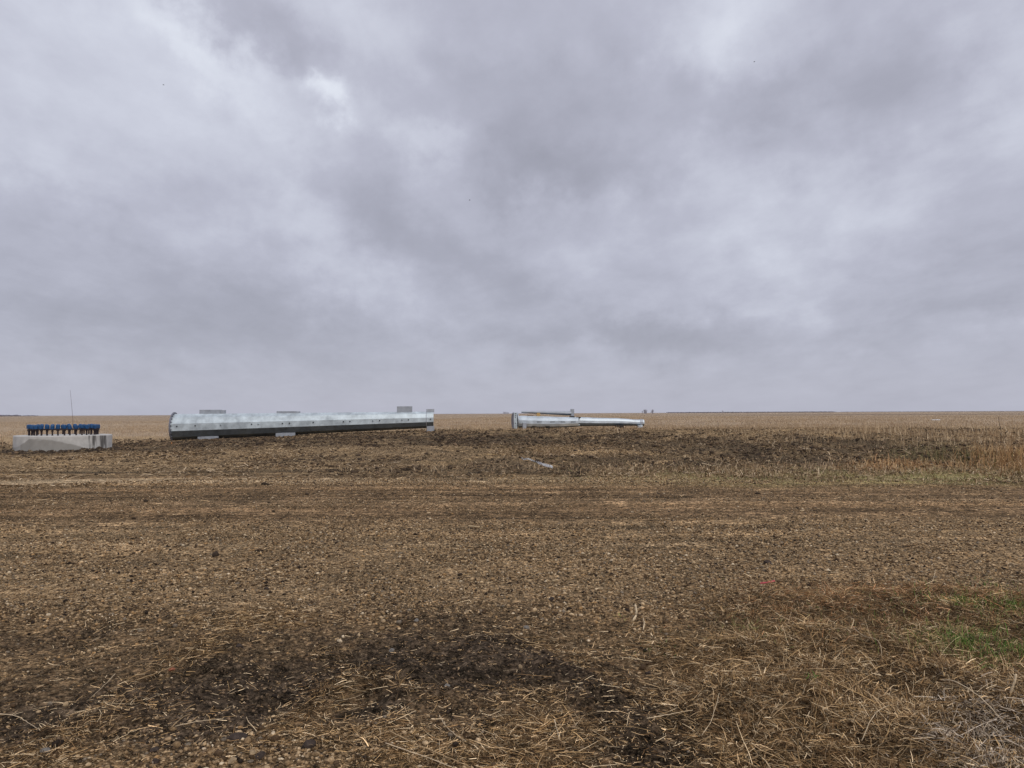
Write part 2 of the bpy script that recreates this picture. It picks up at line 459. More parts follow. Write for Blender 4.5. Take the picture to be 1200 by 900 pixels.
def clods():
    x, y = sample_frustum(230000, 2.9, 58, 1.2)
    P, M = on_ground(x, y)
    dens = .55 * M['dark'] + .75 * M['bankd'] + .22 * sm(y, 21, 23) * (1 - sm(y, 50, 56)) + .1
    dens *= .3 + 1.2 * sm(fbm(x, y, 1.0, 3, 211), .4, .62)
    dens *= (1 - .9 * M['straw']) * (1 - .7 * sm(y, 6.5, 7.5) * (1 - sm(y, 20, 21.5)))
    keep = rng.uniform(0, 1, len(x)) < dens
    P = P[keep]; y = y[keep]
    S = np.clip(rng.lognormal(math.log(.0065), .6, len(P)) * (.7 + .065 * y) * (1 + .5 * M['bankd'][keep]), .003, .10)
    near = (y < 7)
    S[near] = np.clip(S[near], 0, .012)
    C = palette(len(P), [(.07, .05, .034), (.045, .033, .024), (.13, .09, .055), (.19, .13, .08)], [4, 3, 3, 1.5], .2)
    v1, f1 = ico()
    o = stones('dirt_clods', P[near], S[near], v1, f1, C[near], M_STONE, True, .22, (.5, .9), .35)
    tag(o, 'crumbs of dark damp soil in the near verge', 'soil', None, 'stuff')
    n2 = ~near
    o = stones('dirt_clods', P[n2], S[n2], v1, f1, C[n2], M_STONE, False, .3, (.4, .8), .35)
    tag(o, 'rough dark clods of turned soil on the bank beyond the road', 'soil', None, 'stuff')
clods()

def ribbons(name, P, az, el, L, W, bend, droop, cols, segs=4, taper=.4, roll=None, mat=None, tipcol=1.0, zig=0.0):
    n = len(P); t = np.linspace(0, 1, segs + 1)[None, :]
    dx, dy = np.cos(az)[:, None], np.sin(az)[:, None]
    ce, se = np.cos(el)[:, None], np.sin(el)[:, None]
    L_ = L[:, None]
    s = bend[:, None] * L_ * 4 * t * (1 - t) * .5
    if zig: s = s + zig * L_ * rng.normal(0, 1, (n, segs + 1)) * (t > 0)
    hx = dx * ce * L_ * t - dy * s; hy = dy * ce * L_ * t + dx * s
    hz = se * L_ * t - droop[:, None] * L_ * t * t
    c = np.stack([hx, hy, hz], -1) + P[:, None, :]
    if roll is None: roll = rng.uniform(-.9, .9, n)
    wx = -dy * np.cos(roll)[:, None]; wy = dx * np.cos(roll)[:, None]; wz = np.sin(roll)[:, None]
    w = np.stack([wx, wy, wz], -1) * np.ones((1, segs + 1, 1))
    prof = (1 - (1 - taper) * t)[..., None] * W[:, None, None] * .5
    V = np.stack([c - w * prof, c + w * prof], 2)                # n, segs+1, 2, 3
    base = np.arange(n)[:, None] * (2 * (segs + 1)) + np.arange(segs)[None, :] * 2
    Q = np.stack([base, base + 1, base + 3, base + 2], -1).reshape(-1, 4)
    k = 1 + (tipcol - 1) * t
    C = (cols[:, None, :] * k[..., None])[:, :, None, :] * np.ones((1, 1, 2, 1))
    return mesh_np(name, V.reshape(-1, 3), Q, mat or M_STRAW, C.reshape(-1, 3), False)

STRAW_COLS = [(.72, .50, .27), (.50, .325, .15), (.30, .18, .08), (.88, .68, .42), (.14, .08, .036), (.06, .034, .016)]
def straw():
    # lying straw, dense in the traced heaps and thin everywhere on the verge
    x, y = sample_frustum(560000, 2.7, 8.2, .9)
    P, M = on_ground(x, y)
    s = M['straw']
    dens = np.clip(s ** 1.05 * 1.25, 0, 1) * (.55 + .7 * sm(fbm(x, y, .3, 3, 221), .38, .6))
    keep = rng.uniform(0, 1, len(x)) < dens * .85
    P, x, y, s = P[keep], x[keep], y[keep], s[keep]
    px, py = M['px'][keep], M['py'][keep]
    n = len(P)
    mass = sm(px, 760, 860)
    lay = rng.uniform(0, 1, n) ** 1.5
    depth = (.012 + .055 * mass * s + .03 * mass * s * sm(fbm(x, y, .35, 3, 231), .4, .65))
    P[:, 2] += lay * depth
    # combed directions: locally coherent
    az = 2 * PI * fbm(x, y, .4, 2, 241) * 2.2 + rng.normal(0, 1.25, n)
    el = rng.normal(.04, .13 + .2 * mass, n) + .6 * mass * rng.uniform(0, 1, n) ** 3
    L = np.clip(rng.lognormal(math.log(.050), .6, n), .012, .30)
    W = rng.lognormal(math.log(.0018), .45, n)
    C = palette(n, STRAW_COLS, [15, 20, 22, 10, 20, 18], .25)
    C *= (.10 + 1.30 * lay ** 1.3 + .25 * (1 - mass) * lay)[:, None]  # strands low in the mat coloured darker, painting the shade between them
    grey = np.exp(-((px - 1155) / 62) ** 2 - ((py - 872) / 34) ** 2) * sm(fbm(x, y, .18, 3, 291), .35, .55)
    g = (rng.uniform(0, 1, n) < grey * .85)
    C[g] = palette(g.sum(), [(.52, .42, .31), (.34, .27, .19), (.72, .61, .47), (.10, .075, .055)], [3, 3, 1.5, 2], .2)
    W[g] *= 2.2
    rb = (rng.uniform(0, 1, n) < .45 * np.exp(-((px - 1080) / 220) ** 2 - ((py - 705) / 35) ** 2))
    C[rb] = C[rb] * np.array([1.05, .78, .68])
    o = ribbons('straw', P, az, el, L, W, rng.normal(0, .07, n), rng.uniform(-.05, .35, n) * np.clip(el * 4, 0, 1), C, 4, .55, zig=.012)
    tag(o, 'matted dry straw and dead grass heaped over the near verge', 'straw', None, 'stuff')
    # bent dead blades still rooted in the mat
    x, y = sample_frustum(60000, 2.7, 6.6, .9)
    P, M = on_ground(x, y)
    cl = sm(fbm(x, y, .22, 3, 271), .50, .66)
    keep = rng.uniform(0, 1, len(x)) < np.clip(M['straw'] * sm(M['px'], 760, 880), 0, 1) * cl * .75
    P = P[keep]; n = len(P); P[:, 2] += .02
    px, py = M['px'][keep], M['py'][keep]
    C = palette(n, STRAW_COLS, [18, 22, 18, 12, 8, 6], .25)
    g = rng.uniform(0, 1, n) < .7 * np.exp(-((px - 1150) / 60) ** 2 - ((py - 870) / 34) ** 2)
    C[g] = palette(g.sum(), [(.58, .48, .36), (.36, .29, .21), (.80, .69, .54)], [3, 3, 2], .2)
    az = 2 * PI * fbm(P[:, 0], P[:, 1], .5, 2, 281) * 2 + rng.normal(0, .8, n)
    o = ribbons('dead_grass', P, az, rng.uniform(.5, 1.35, n), rng.uniform(.05, .19, n), rng.lognormal(math.log(.0026), .3, n), rng.normal(0, .15, n), rng.uniform(.5, 1.2, n), C, 6, .3)
    tag(o, 'bent dead grass blades rooted in the brown mat at the lower right', 'dead grass', None, 'stuff')
    # thin litter over the whole verge and bits on the road
    x, y = sample_frustum(130000, 2.7, 21, 1.2)
    P, M = on_ground(x, y)
    dens = .26 * (1 - sm(y, 6.2, 8.0)) + .34 + .35 * M['straw']
    dens *= .3 + 1.3 * sm(fbm(x, y, .6, 3, 251), .42, .62)
    keep = rng.uniform(0, 1, len(x)) < dens
    P = P[keep]; y = y[keep]; n = len(P); P[:, 2] += rng.uniform(.002, .010, n)
    az = rng.uniform(0, 2 * PI, n); L = np.clip(rng.lognormal(math.log(.022), .75, n), .007, .22)
    C = palette(n, STRAW_COLS, [24, 22, 18, 18, 10, 8], .25)
    o = ribbons('straw', P, az, rng.normal(0, .1, n), L, rng.uniform(.0018, .0042, n) * (1 + .13 * np.clip(y - 5, 0, 9)), rng.normal(0, .12, n), np.zeros(n), C, 3, .6, zig=.015)
    tag(o, 'thin scatter of pale straw bits on the dark soil and gravel', 'straw', None, 'stuff')
straw()

def bank_litter():
    # crop residue over the bank and the strip beyond the road
    x, y = sample_frustum(420000, 20, 60, 1.5)
    P, M = on_ground(x, y)
    dens = (.20 + .8 * M['bankl'] - .24 * M['bankd'] + .33 * sm(x, 0, 8)) * (.12 + 1.7 * sm(fbm(x, y * .7, 1.4, 5, 261, .6), .44, .58))
    keep = rng.uniform(0, 1, len(x)) < dens * .6
    P = P[keep]; x = x[keep]; y = y[keep]; n = len(P)
    P[:, 2] += rng.uniform(.0, .03, n)
    el = np.abs(rng.normal(.0, .25, n)) + .9 * (rng.uniform(0, 1, n) < .22 * sm(x, -3, 6))
    L = np.clip(rng.lognormal(math.log(.11), .5, n), .03, .4)
    C = palette(n, [(.50, .37, .23), (.37, .26, .15), (.24, .165, .09), (.70, .55, .37), (.07, .048, .03)], [14, 20, 20, 6, 22], .25)
    rust = rng.uniform(0, 1, n) < M['rust'][keep] * .8; C[rust] *= np.array([1.0, .80, .66])
    o = ribbons('crop_residue', P, rng.uniform(0, 2 * PI, n), el, L, rng.uniform(.009, .024, n), rng.normal(0, .2, n), rng.uniform(0, .5, n) * (el > .5), C, 3, .6)
    tag(o, 'broken tan crop residue lying on the soil bank beyond the road', 'crop residue', None, 'stuff')
bank_litter()

def green_strip():
    x, y = sample_frustum(90000, 19.5, 27, 1.0)
    P, M = on_ground(x, y)
    px, py = M['px'], M['py']
    g = np.clip(sm(px, 620, 900) * np.exp(-((py - 559) / 9.5) ** 2), 0, 1)
    keep = rng.uniform(0, 1, len(x)) < g * .8
    P = P[keep]; n = len(P)
    el = rng.uniform(.5, 1.5, n); L = rng.uniform(.03, .11, n)
    C = palette(n, [(.28, .28, .11), (.44, .36, .19), (.16, .20, .07), (.56, .44, .26), (.22, .18, .09)], [5, 7, 3, 6, 4], .25)
    o = ribbons('short_grass', P, rng.uniform(0, 2 * PI, n), el, L, rng.uniform(.006, .014, n), rng.normal(0, .3, n), rng.uniform(0, .5, n), C, 3, .3)
    tag(o, 'strip of short green and tan grass along the far edge of the road', 'grass', None, 'stuff')
    # tall dry weeds on the right end of the bank
    def weeds(n, cx, cy, rx, ry, y0, y1, h0, h1, cols, w, label, lean=.25, wd=(.010, .026), nm='dry_weeds', seed=301, thr=.45):
        xx, yy = sample_frustum(n * 8, y0, y1, 1.0, 39)
        P, M = on_ground(xx, yy)
        g = np.exp(-(np.abs((M['px'] + 60 * (fbm(xx, yy, 2.5, 3, seed + 1) - .5) - cx) / rx) ** 1.7 + np.abs((M['py'] - cy) / ry) ** 2)) * sm(fbm(xx, yy, 1.1, 3, seed), thr - .1, thr + .15)
        k = rng.uniform(0, 1, len(xx)) < g; P = P[k][:n]; m_ = len(P)
        if m_ == 0: return
        el = np.clip(rng.normal(PI / 2, lean, m_), .2, PI - .2)
        C = palette(m_, cols, w, .25)
        o = ribbons(nm, P, rng.uniform(0, 2 * PI, m_), el, rng.uniform(h0, h1, m_), rng.uniform(*wd, m_), rng.normal(0, .25, m_), rng.uniform(0, .3, m_), C, 4, .35)
        tag(o, label, 'dry weeds', None, 'stuff')
    tan = [(.56, .41, .25), (.72, .57, .38), (.40, .28, .16), (.24, .165, .095)]
    rustc = [(.46, .28, .13), (.33, .19, .085), (.62, .43, .23), (.18, .10, .05)]
    weeds(9000, 1130, 508, 130, 14, 29, 50, .15, .55, tan, [4, 2, 3, 2], 'tall pale dry weeds standing along the top of the bank')
    weeds(2600, 1000, 505, 130, 10, 32, 50, .12, .42, tan, [4, 3, 3, 2], 'sparse pale stalks behind the dark clods', seed=305)
    weeds(7000, 1192, 530, 42, 20, 22, 34, .12, .62, rustc, [4, 3, 3, 2], 'rust brown weed thicket at the right end of the bank', .5, thr=.2)
    weeds(3500, 1065, 545, 45, 6, 22, 28, .08, .26, rustc, [4, 2, 5, 1], 'low rusty curled weeds at the foot of the bank', .8, thr=.3)
    weeds(3000, 1130, 536, 60, 10, 23, 33, .12, .38, [(.12, .13, .05), (.22, .17, .085), (.10, .08, .045), (.36, .27, .15)], [3, 4, 3, 3], 'olive and brown weeds in the hollow of the bank', .6, thr=.3)
    weeds(2200, 1000, 550, 400, 6, 21, 27, .06, .18, tan, [4, 2, 3, 2], 'pale low dead grass at the foot of the bank', .7, thr=.35)
green_strip()

def stubble():
    # standing stubble of the field beyond
    x, y = sample_frustum(150000, 44, 230, 1.75, 36)
    M = masks(x, y)
    edge = 52 + 5 * (fbm(x, y, 9, 3, 111) - .5) - 14 * (1 - sm(x, -30, -16))
    k = (y > edge) & (rng.uniform(0, 1, len(x)) < .25 + 1.0 * sm(fbm(x, y * .5, 6, 4, 311), .4, .62))
    x, y = x[k], y[k]
    M = masks(x, y); P = np.stack([x, y, height(x, y, M)], 1); n = len(P)
    C = palette(n, [(.44, .325, .205), (.56, .43, .28), (.30, .21, .13), (.38, .27, .165)], [5, 3, 3, 3], .2)
    el = np.clip(rng.normal(PI / 2, .3, n), .4, PI - .4)
    rg = rng.uniform(0, PI, n)
    o = ribbons('stubble', P, rg, el, rng.uniform(.07, .22, n), rng.uniform(.008, .018, n) * (1 + y / 90), rng.normal(0, .2, n), np.zeros(n), C, 2, .7)
    tag(o, 'standing tan crop stubble across the field', 'stubble', None, 'stuff')
stubble()

def near_green():
    # bright green blades in the straw on the right
    PP, LL, CC = [], [], []
    G1 = [(.09, .19, .035), (.15, .28, .055), (.06, .12, .025), (.30, .36, .11), (.42, .36, .16)]
    G2 = [(.24, .27, .09), (.34, .32, .14), (.14, .18, .05), (.45, .37, .19), (.18, .15, .07)]
    for px, py, n, r, h, cols in ((1128, 713, 420, .13, .07, G1), (1130, 760, 420, .22, .13, G1), (1100, 762, 150, .16, .11, G2), (1186, 718, 420, .30, .09, G1), (1165, 735, 300, .35, .07, G2),
                                  (1190, 765, 260, .20, .11, G1), (1085, 742, 120, .25, .07, G2), (884, 738, 160, .22, .05, G2), (1000, 735, 120, .5, .05, G2), (1165, 688, 90, .22, .05, G1), (1060, 715, 120, .4, .05, G2),
                                  (957, 815, 20, .08, .06, G1), (1010, 700, 100, .6, .04, G2), (758, 762, 24, .07, .04, G1), (725, 722, 20, .04, .03, G1)):
        c = Pz(px, py, 0.05)
        a = rng.uniform(0, 2 * PI, n); rr = r * np.abs(rng.normal(0, .95, n))
        x = c[0] + rr * np.cos(a) * 1.5; y = c[1] + rr * np.sin(a) * 1.4
        P, M = on_ground(x, y); P[:, 2] += .045
        PP.append(P); LL.append(rng.uniform(.45, 1, n) * h); CC.append(palette(n, cols, [5, 4, 4, 2, 1.5], .25))
    P = np.concatenate(PP); L = np.concatenate(LL) * 1.25; C = np.concatenate(CC); n = len(P)
    el = np.clip(rng.normal(1.15, .35, n), .3, 1.6)
    o = ribbons('green_grass', P, rng.uniform(0, 2 * PI, n), el, L, rng.uniform(.0025, .006, n), rng.normal(0, .3, n), rng.uniform(.1, .6, n), C, 4, .15)
    tag(o, 'fresh green grass blades growing through the straw on the right', 'grass', None, 'stuff')
near_green()

# ------------------------------------------------------------------ simple part builders
class MB:
    def __init__(s): s.v = []; s.f = []
    def add(s, v, f):
        k = len(s.v); s.v += [tuple(map(float, q)) for q in v]; s.f += [tuple(i + k for i in t) for t in f]
    def box(s, c, sx, sy, sz, R=None, bev=0.0):
        b = min(bev, sx / 3, sy / 3, sz / 3)
        v = []; 
        hx, hy, hz = sx / 2, sy / 2, sz / 2
        if b > 0:
            for z_, k in ((-hz, b), (-hz + b, 0), (hz - b, 0), (hz, b)):
                X, Y = hx - k, hy - k
                v += [(-X + b, -Y, z_), (X - b, -Y, z_), (X, -Y + b, z_), (X, Y - b, z_), (X - b, Y, z_), (-X + b, Y, z_), (-X, Y - b, z_), (-X, -Y + b, z_)]
            f = [tuple(range(7, -1, -1)), tuple(range(24, 32))]
            for L in range(3):
                for i in range(8):
                    j = (i + 1) % 8; f.append((L * 8 + i, L * 8 + j, L * 8 + 8 + j, L * 8 + 8 + i))
        else:
            v = [(-hx, -hy, -hz), (hx, -hy, -hz), (hx, hy, -hz), (-hx, hy, -hz), (-hx, -hy, hz), (hx, -hy, hz), (hx, hy, hz), (-hx, hy, hz)]
            f = [(3, 2, 1, 0), (4, 5, 6, 7), (0, 1, 5, 4), (1, 2, 6, 5), (2, 3, 7, 6), (3, 0, 4, 7)]
        v = np.array(v)
        if R is not None: v = v @ np.array(R).T
        s.add(v + np.array(c), f)
    def tube(s, pts, rad, n=8, cap=True, phase=0.0, up=(0, 0, 1)):
        pts = [np.array(p, float) for p in pts]
        if not hasattr(rad, '__len__'): rad = [rad] * len(pts)
        v = []; 
        for i, p in enumerate(pts):
            d = (pts[min(i + 1, len(pts) - 1)] - pts[max(i - 1, 0)]); d /= np.linalg.norm(d)
            U = np.array(up, float)
            if abs(d @ U) > .97: U = np.array([1., 0, 0])
            a = np.cross(d, U); a /= np.linalg.norm(a); b = np.cross(a, d)
            for k in range(n):
                t = 2 * PI * k / n + phase
                v.append(p + rad[i] * (math.cos(t) * a + math.sin(t) * b))
        f = []
        for i in range(len(pts) - 1):
            for k in range(n):
                j = (k + 1) % n
                f.append((i * n + k, i * n + j, (i + 1) * n + j, (i + 1) * n + k))
        if cap: f.append(tuple(range(n - 1, -1, -1))); f.append(tuple(range((len(pts) - 1) * n, len(pts) * n)))
        s.add(v, f)
    def build(s, name, mat, parent=None, smooth=False):
        me = bpy.data.meshes.new(name); me.from_pydata(s.v, [], s.f); me.update()
        if smooth:
            for p in me.polygons: p.use_smooth = True
        me.materials.append(mat)
        o = bpy.data.objects.new(name, me); COL.objects.link(o)
        if parent is not None: o.parent = parent
        return o

def solid(name, col, rough=.6, metal=0.0, var=.25, scale=6, bump=0.0, spec=.4, dark=None, streak=False, fine=0):
    mt, nt, b = newmat(name)
    tc = N(nt, 'ShaderNodeTexCoord'); P = tc.outputs['Object']
    if streak:
        mp = N(nt, 'ShaderNodeMapping'); mp.inputs['Scale'].default_value = (1, 1, .22); nt.links.new(P, mp.inputs[0]); P = mp.outputs[0]
    n1 = noise(nt, scale, 8, .65, P)
    r1 = ramp(nt, n1.outputs[0], [(.32, 1 - var), (.68, 1 + var)])
    c = mixc(nt, tuple(col), r1.outputs[0], 1.0, 'MULTIPLY')
    if dark:
        n2 = noise(nt, scale * .35, 5, .6, P); r2 = ramp(nt, n2.outputs[0], [(.52, 0.0), (.62, 1.0)])
        c = mixc(nt, c, tuple(dark), r2.outputs[0])
    nt.links.new(c, b.inputs['Base Color'])
    b.inputs['Metallic'].default_value = metal
    rr = ramp(nt, n1.outputs[0], [(.3, max(.05, rough - .12)), (.7, min(1, rough + .12))]); nt.links.new(rr.outputs[0], b.inputs['Roughness'])
    b.inputs['Specular IOR Level'].default_value = spec
    if bump:
        bp = N(nt, 'ShaderNodeBump'); bp.inputs['Strength'].default_value = .6; bp.inputs['Distance'].default_value = bump
        n4 = noise(nt, scale * 4, 5, .6, P); nt.links.new(n4.outputs[0], bp.inputs['Height']); nt.links.new(bp.outputs[0], b.inputs['Normal'])
    return mt
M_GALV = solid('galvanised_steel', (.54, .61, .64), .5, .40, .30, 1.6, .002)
M_GALV_SHADE = solid('shade_tinted_galvanised_steel', (.15, .18, .21), .45, .55, .25, 2.5, .002)  # galvanised steel with the shade of the undersides put into its colour
M_GALV_MATT = solid('weathered_galvanised_steel', (.42, .45, .49), .6, .6, .15, 3, .002)
M_FLANGE = solid('purple_grey_flange_steel', (.20, .205, .24), .6, .3, .3, 5)
M_HOLE = solid('dark_bolt_hole', (.012, .012, .014), .8)
M_BLUE = solid('blue_bolt_wrap', (.011, .07, .19), .42, 0, .45, 9, .004, .4)
M_BOLT = solid('dark_threaded_steel', (.045, .033, .034), .55, .5, .4, 20, .002)
M_WOOD = solid('weathered_timber', (.20, .13, .07), .85, 0, .35, 9, .003)
M_YWOOD = solid('yellow_timber', (.50, .33, .13), .8, 0, .25, 9)
M_BWOOD = solid('dark_timber', (.035, .028, .024), .85, 0, .3, 9)
M_WHITE = solid('white_plastic', (.58, .58, .57), .5, 0, .15, 12)
M_ROD = solid('rusty_rod_steel', (.09, .06, .06), .6, .2, .2, 8)
M_ORANGE = solid('orange_flagging', (.65, .26, .07), .7, 0, .2, 12)
M_PINK = solid('pink_flagging', (.55, .08, .10), .55, 0, .2, 12)
M_ROCKD = solid('dark_rock', (.060, .046, .038), .85, 0, .45, 40, .004, .08)
M_ROCKT = solid('tan_rock', (.34, .25, .15), .8, 0, .35, 40, .004, .08)
M_ROCKG = solid('grey_rock', (.20, .185, .165), .85, 0, .35, 40, .004, .08)
M_ROCKR = solid('reddish_rock', (.30, .12, .07), .8, 0, .35, 40, .004, .08)
M_STALK = solid('dry_stalk', (.42, .295, .16), .75, 0, .4, 35, 0, .1)
M_STALKP = solid('pale_dry_stalk', (.62, .49, .32), .75, 0, .35, 35, 0, .1)
M_TWIG = solid('bare_twigs', (.36, .345, .39), .9, 0, .2, 1)  # twig colour lightened to include the haze of distance
M_HAZE = solid('hazy_far_trees', (.20, .19, .22), .95, 0, .2, .02)

# ------------------------------------------------------------------ long tapered pole section
def paint_underside_shade(o, zmin=-1.1, zmax=-.35):  # downward facets get the darker steel, so their shade is painted on
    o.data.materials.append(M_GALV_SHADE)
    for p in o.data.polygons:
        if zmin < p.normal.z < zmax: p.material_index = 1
def gz(x, y):
    return float(height(np.array([float(x)]), np.array([float(y)]))[0])

def loft(mb, axis0, d, sta, n=12):
    """12 sided tube; sta = [(s, radius, zc)] along horizontal direction d"""
    d = np.array([d[0], d[1], 0.0]); d /= np.linalg.norm(d); side = np.array([d[1], -d[0], 0.0])
    v = []
    for s, R, zc in sta:
        for k in range(n):
            t = 2 * PI * (k + .5) / n
            v.append(np.array(axis0) + d * s + side * R * math.cos(t) + np.array([0, 0, zc + R * math.sin(t)]))
    f = []
    for i in range(len(sta) - 1):
        for k in range(n):
            j = (k + 1) % n
            f.append((i * n + k, (i + 1) * n + k, (i + 1) * n + j, i * n + j))
    mb.add(v, f)
    return d, side

def big_pole():
    A = Pd(204.5, 500, 49.0); B = Pd(508, 492, 50.6)
    zl = .015; Rl = .875
    cl = zl + Rl * .966
    top_r = Pd(508, 482.3, 50.6)[2]; bot_r = Pd(508, 501.2, 50.6)[2]
    Rr = (top_r - bot_r) / 2 / .966; cr = (top_r + bot_r) / 2
    d = np.array([B[0] - A[0], B[1] - A[1], 0]); Lg = np.linalg.norm(d); d /= Lg; side = np.array([d[1], -d[0], 0])   # side points to the camera
    root = empty('pole_section', (A[0], A[1], 0)); tag(root, 'longest tapered galvanised steel pole section lying on the soil left of centre', 'steel pole')
    O = np.zeros(3)
    def R(s): return Rl + (Rr - Rl) * s / Lg
    def zc(s): return cl + (cr - cl) * s / Lg
    mb = MB(); sta = [(s, R(s), zc(s)) for s in np.linspace(.03, Lg, 24)]
    loft(mb, O, d, sta)
    # inner skin at the narrow end
    sta2 = [(Lg, R(Lg), zc(Lg)), (Lg + .001, R(Lg) - .03, zc(Lg)), (Lg - 2.5, R(Lg) - .03, zc(Lg))]
    loft(mb, O, d, sta2)
    sh = mb.build('shaft', M_GALV, root); paint_underside_shade(sh)
    # flange
    mb = MB(); n = 48; vs = []
    for s, rr in ((-.05, .55), (-.05, .955), (-.04, .965), (.02, .965), (.03, .955), (.03, .55)):
        for k in range(n):
            t = 2 * PI * k / n
            z_ = max(cl + rr * math.sin(t), .0)
            vs.append(d * s + side * rr * math.cos(t) + np.array([0, 0, z_]))
    fs = []
    for i in range(5):
        for k in range(n):
            j = (k + 1) % n; fs.append((i * n + k, i * n + j, (i + 1) * n + j, (i + 1) * n + k))
    for k in range(n):
        j = (k + 1) % n; fs.append((5 * n + k, 5 * n + j, j, k))
    mb.add(vs, fs); fl = mb.build('flange', M_FLANGE, root)
    for k in range(24):
        t = 2 * PI * (k + .5) / 24
        if math.cos(t) < -.1 or math.sin(t) < -.7: continue
        mb = MB(); c = side * .915 * math.cos(t) + np.array([0, 0, cl + .915 * math.sin(t)])
        mb.tube([c + d * .03, c + d * .10], .035, 6); mb.build('bolt', M_FLANGE, fl)
    # bracket plates welded above and below
    def bracket(px0, px1, top_y, up, Yd=50.0, hgt=None, bot=None, nm='top_bracket'):
        s0 = (Pd(px0, 490, Yd)[0] - A[0]) / d[0]; s1 = (Pd(px1, 490, Yd)[0] - A[0]) / d[0]
        sc = (s0 + s1) / 2; r = R(sc) * .966; c = zc(sc); w = s1 - s0
        ang = math.atan2(d[1], d[0]); Rm = np.array(Matrix.Rotation(ang, 3, 'Z'))
        mb = MB()
        if up:
            ztop = Pd((px0 + px1) / 2, top_y, 49.6)[2]; h = ztop - (c + r) + .04; z0 = c + r - .04 + h / 2
            yo = .20
        else:
            ztop = c - r + .20 * r / .85; g = bot; h = ztop - g; z0 = g + h / 2; yo = .56 * r / .85
        for sgn in (-1, 1):
            mb.box(d * sc + side * yo * sgn + np.array([0, 0, z0]), w, .05, h, Rm, .008)
        for q in (-.3, 0, .3):
            mb.box(d * (sc + q * w) + np.array([0, 0, z0]), .03, yo * 2 - .052, h * .86, Rm, .004)
        mb.build(nm, M_GALV_MATT, root)
    bracket(241, 264, 480.2, True)
    bracket(264.3, 268.5, 480.6, True)
    bracket(327, 349, 481.8, True)
    bracket(349.4, 352.5, 482.0, True)
    bracket(464.3, 482, 476.0, True)
    bracket(498.5, 507.8, 479.2, True)
    for px0, px1 in ((241, 264), (327, 349), (499, 507.8)):
        cx = Pd((px0 + px1) / 2, 500, 50)[0]
        bracket(px0, px1, 0, False, bot=gz(cx, 49.7) - .03, nm='bottom_bracket')
    # raised band near the thin end
    # lugs on the facet facing the camera
    for px, w in ((234, 0), (262, 1), (296.5, 0), (304, 1), (331, 0), (339, 0), (366, 0), (400.5, 0), (408, 0), (434.5, 1), (442.3, 0), (468.3, 1), (476, 0), (502, 0), (203.8 + 10, 0)):
        s = (Pd(px, 495, 49.2)[0] - A[0]) / d[0]
        c = d * s + side * (R(s) * .966 + .03) + np.array([0, 0, zc(s) + .08 * R(s)])
        mb = MB(); ang = math.atan2(d[1], d[0]); Rm = np.array(Matrix.Rotation(ang, 3, 'Z'))
        mb.box(c, .075, .06, .06, Rm, .01); lug = mb.build('step_lug', M_GALV if w else M_HOLE, root)
        mb = MB(); mb.tube([c + side * .035, c + side * .05], .028, 8); mb.build('nut', M_HOLE, lug)
    # weld ring
    mb = MB(); s = Lg - .48
    mb_st = [(s - .01, R(s) + .001, zc(s)), (s, R(s) + .012, zc(s)), (s + .03, R(s) + .012, zc(s)), (s + .04, R(s) + .001, zc(s))]
    loft(mb, O, d, mb_st); mb.build('weld_band', M_GALV_MATT, root)
big_pole()

# ------------------------------------------------------------------ second heap of sections
M_GALVB = solid('bright_galvanised_steel', (.58, .65, .70), .5, .40, .24, 1.8, .002)
def pole_from_px(name, Y, prof, label, mat, Yend=None):
    """prof: list of (px, top_y, bottom_y) silhouette stations"""
    a = Pd(prof[0][0], 495, Y); root = empty(name, (a[0], Y, 0)); tag(root, label, 'steel pole')
    Ye = Yend or Y
    x0, x1 = prof[0][0], prof[-1][0]
    b = Pd(x1, 495, Ye); d = np.array([b[0] - a[0], Ye - Y, 0]); Lg = np.linalg.norm(d); d /= Lg
    sta = []
    for px, ty, by in prof:
        f = (px - x0) / (x1 - x0); yy = Y + (Ye - Y) * f
        t = Pd(px, ty, yy)[2]; b_ = Pd(px, by, yy)[2]
        sta.append((Lg * f, (t - b_) / 2 / .966, (t + b_) / 2))
    mb = MB(); loft(mb, np.zeros(3), d, sta)
    s, R, z = sta[-1]; loft(mb, np.zeros(3), d, [(s, R, z), (s + .001, R - .03, z), (s - 1.5, R - .03, z)])
    s, R, z = sta[0]; loft(mb, np.zeros(3), d, [(s - .001, R - .03, z), (s, R, z)])
    loft(mb, np.zeros(3), d, [(s + 1.5, R - .03, z), (s - .001, R - .03, z)])
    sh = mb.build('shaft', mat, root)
    paint_underside_shade(sh, -1.1, -.35 if 'slim' in name else -.7)
    return root, d, sta

def disc_plate(name, mat, parent, c, nrm, R, th, n=24, zmin=None, hole=.0):
    nrm = np.array(nrm, float); nrm /= np.linalg.norm(nrm); side = np.array([nrm[1], -nrm[0], 0]); up = np.array([0, 0, 1.])
    mb = MB(); vs = []
    for s, rr in ((0, R - .02), (.015, R), (th - .015, R), (th, R - .02)):
        for k in range(n):
            t = 2 * PI * k / n
            p = np.array(c) + nrm * s + side * rr * math.cos(t) + up * rr * math.sin(t)
            if zmin is not None: p[2] = max(p[2], zmin)
            vs.append(p)
    fs = [tuple(range(n - 1, -1, -1)), tuple(range(3 * n, 4 * n))]
    for i in range(3):
        for k in range(n):
            j = (k + 1) % n; fs.append((i * n + k, i * n + j, (i + 1) * n + j, (i + 1) * n + k))
    mb.add(vs, fs); return mb.build(name, mat, parent)

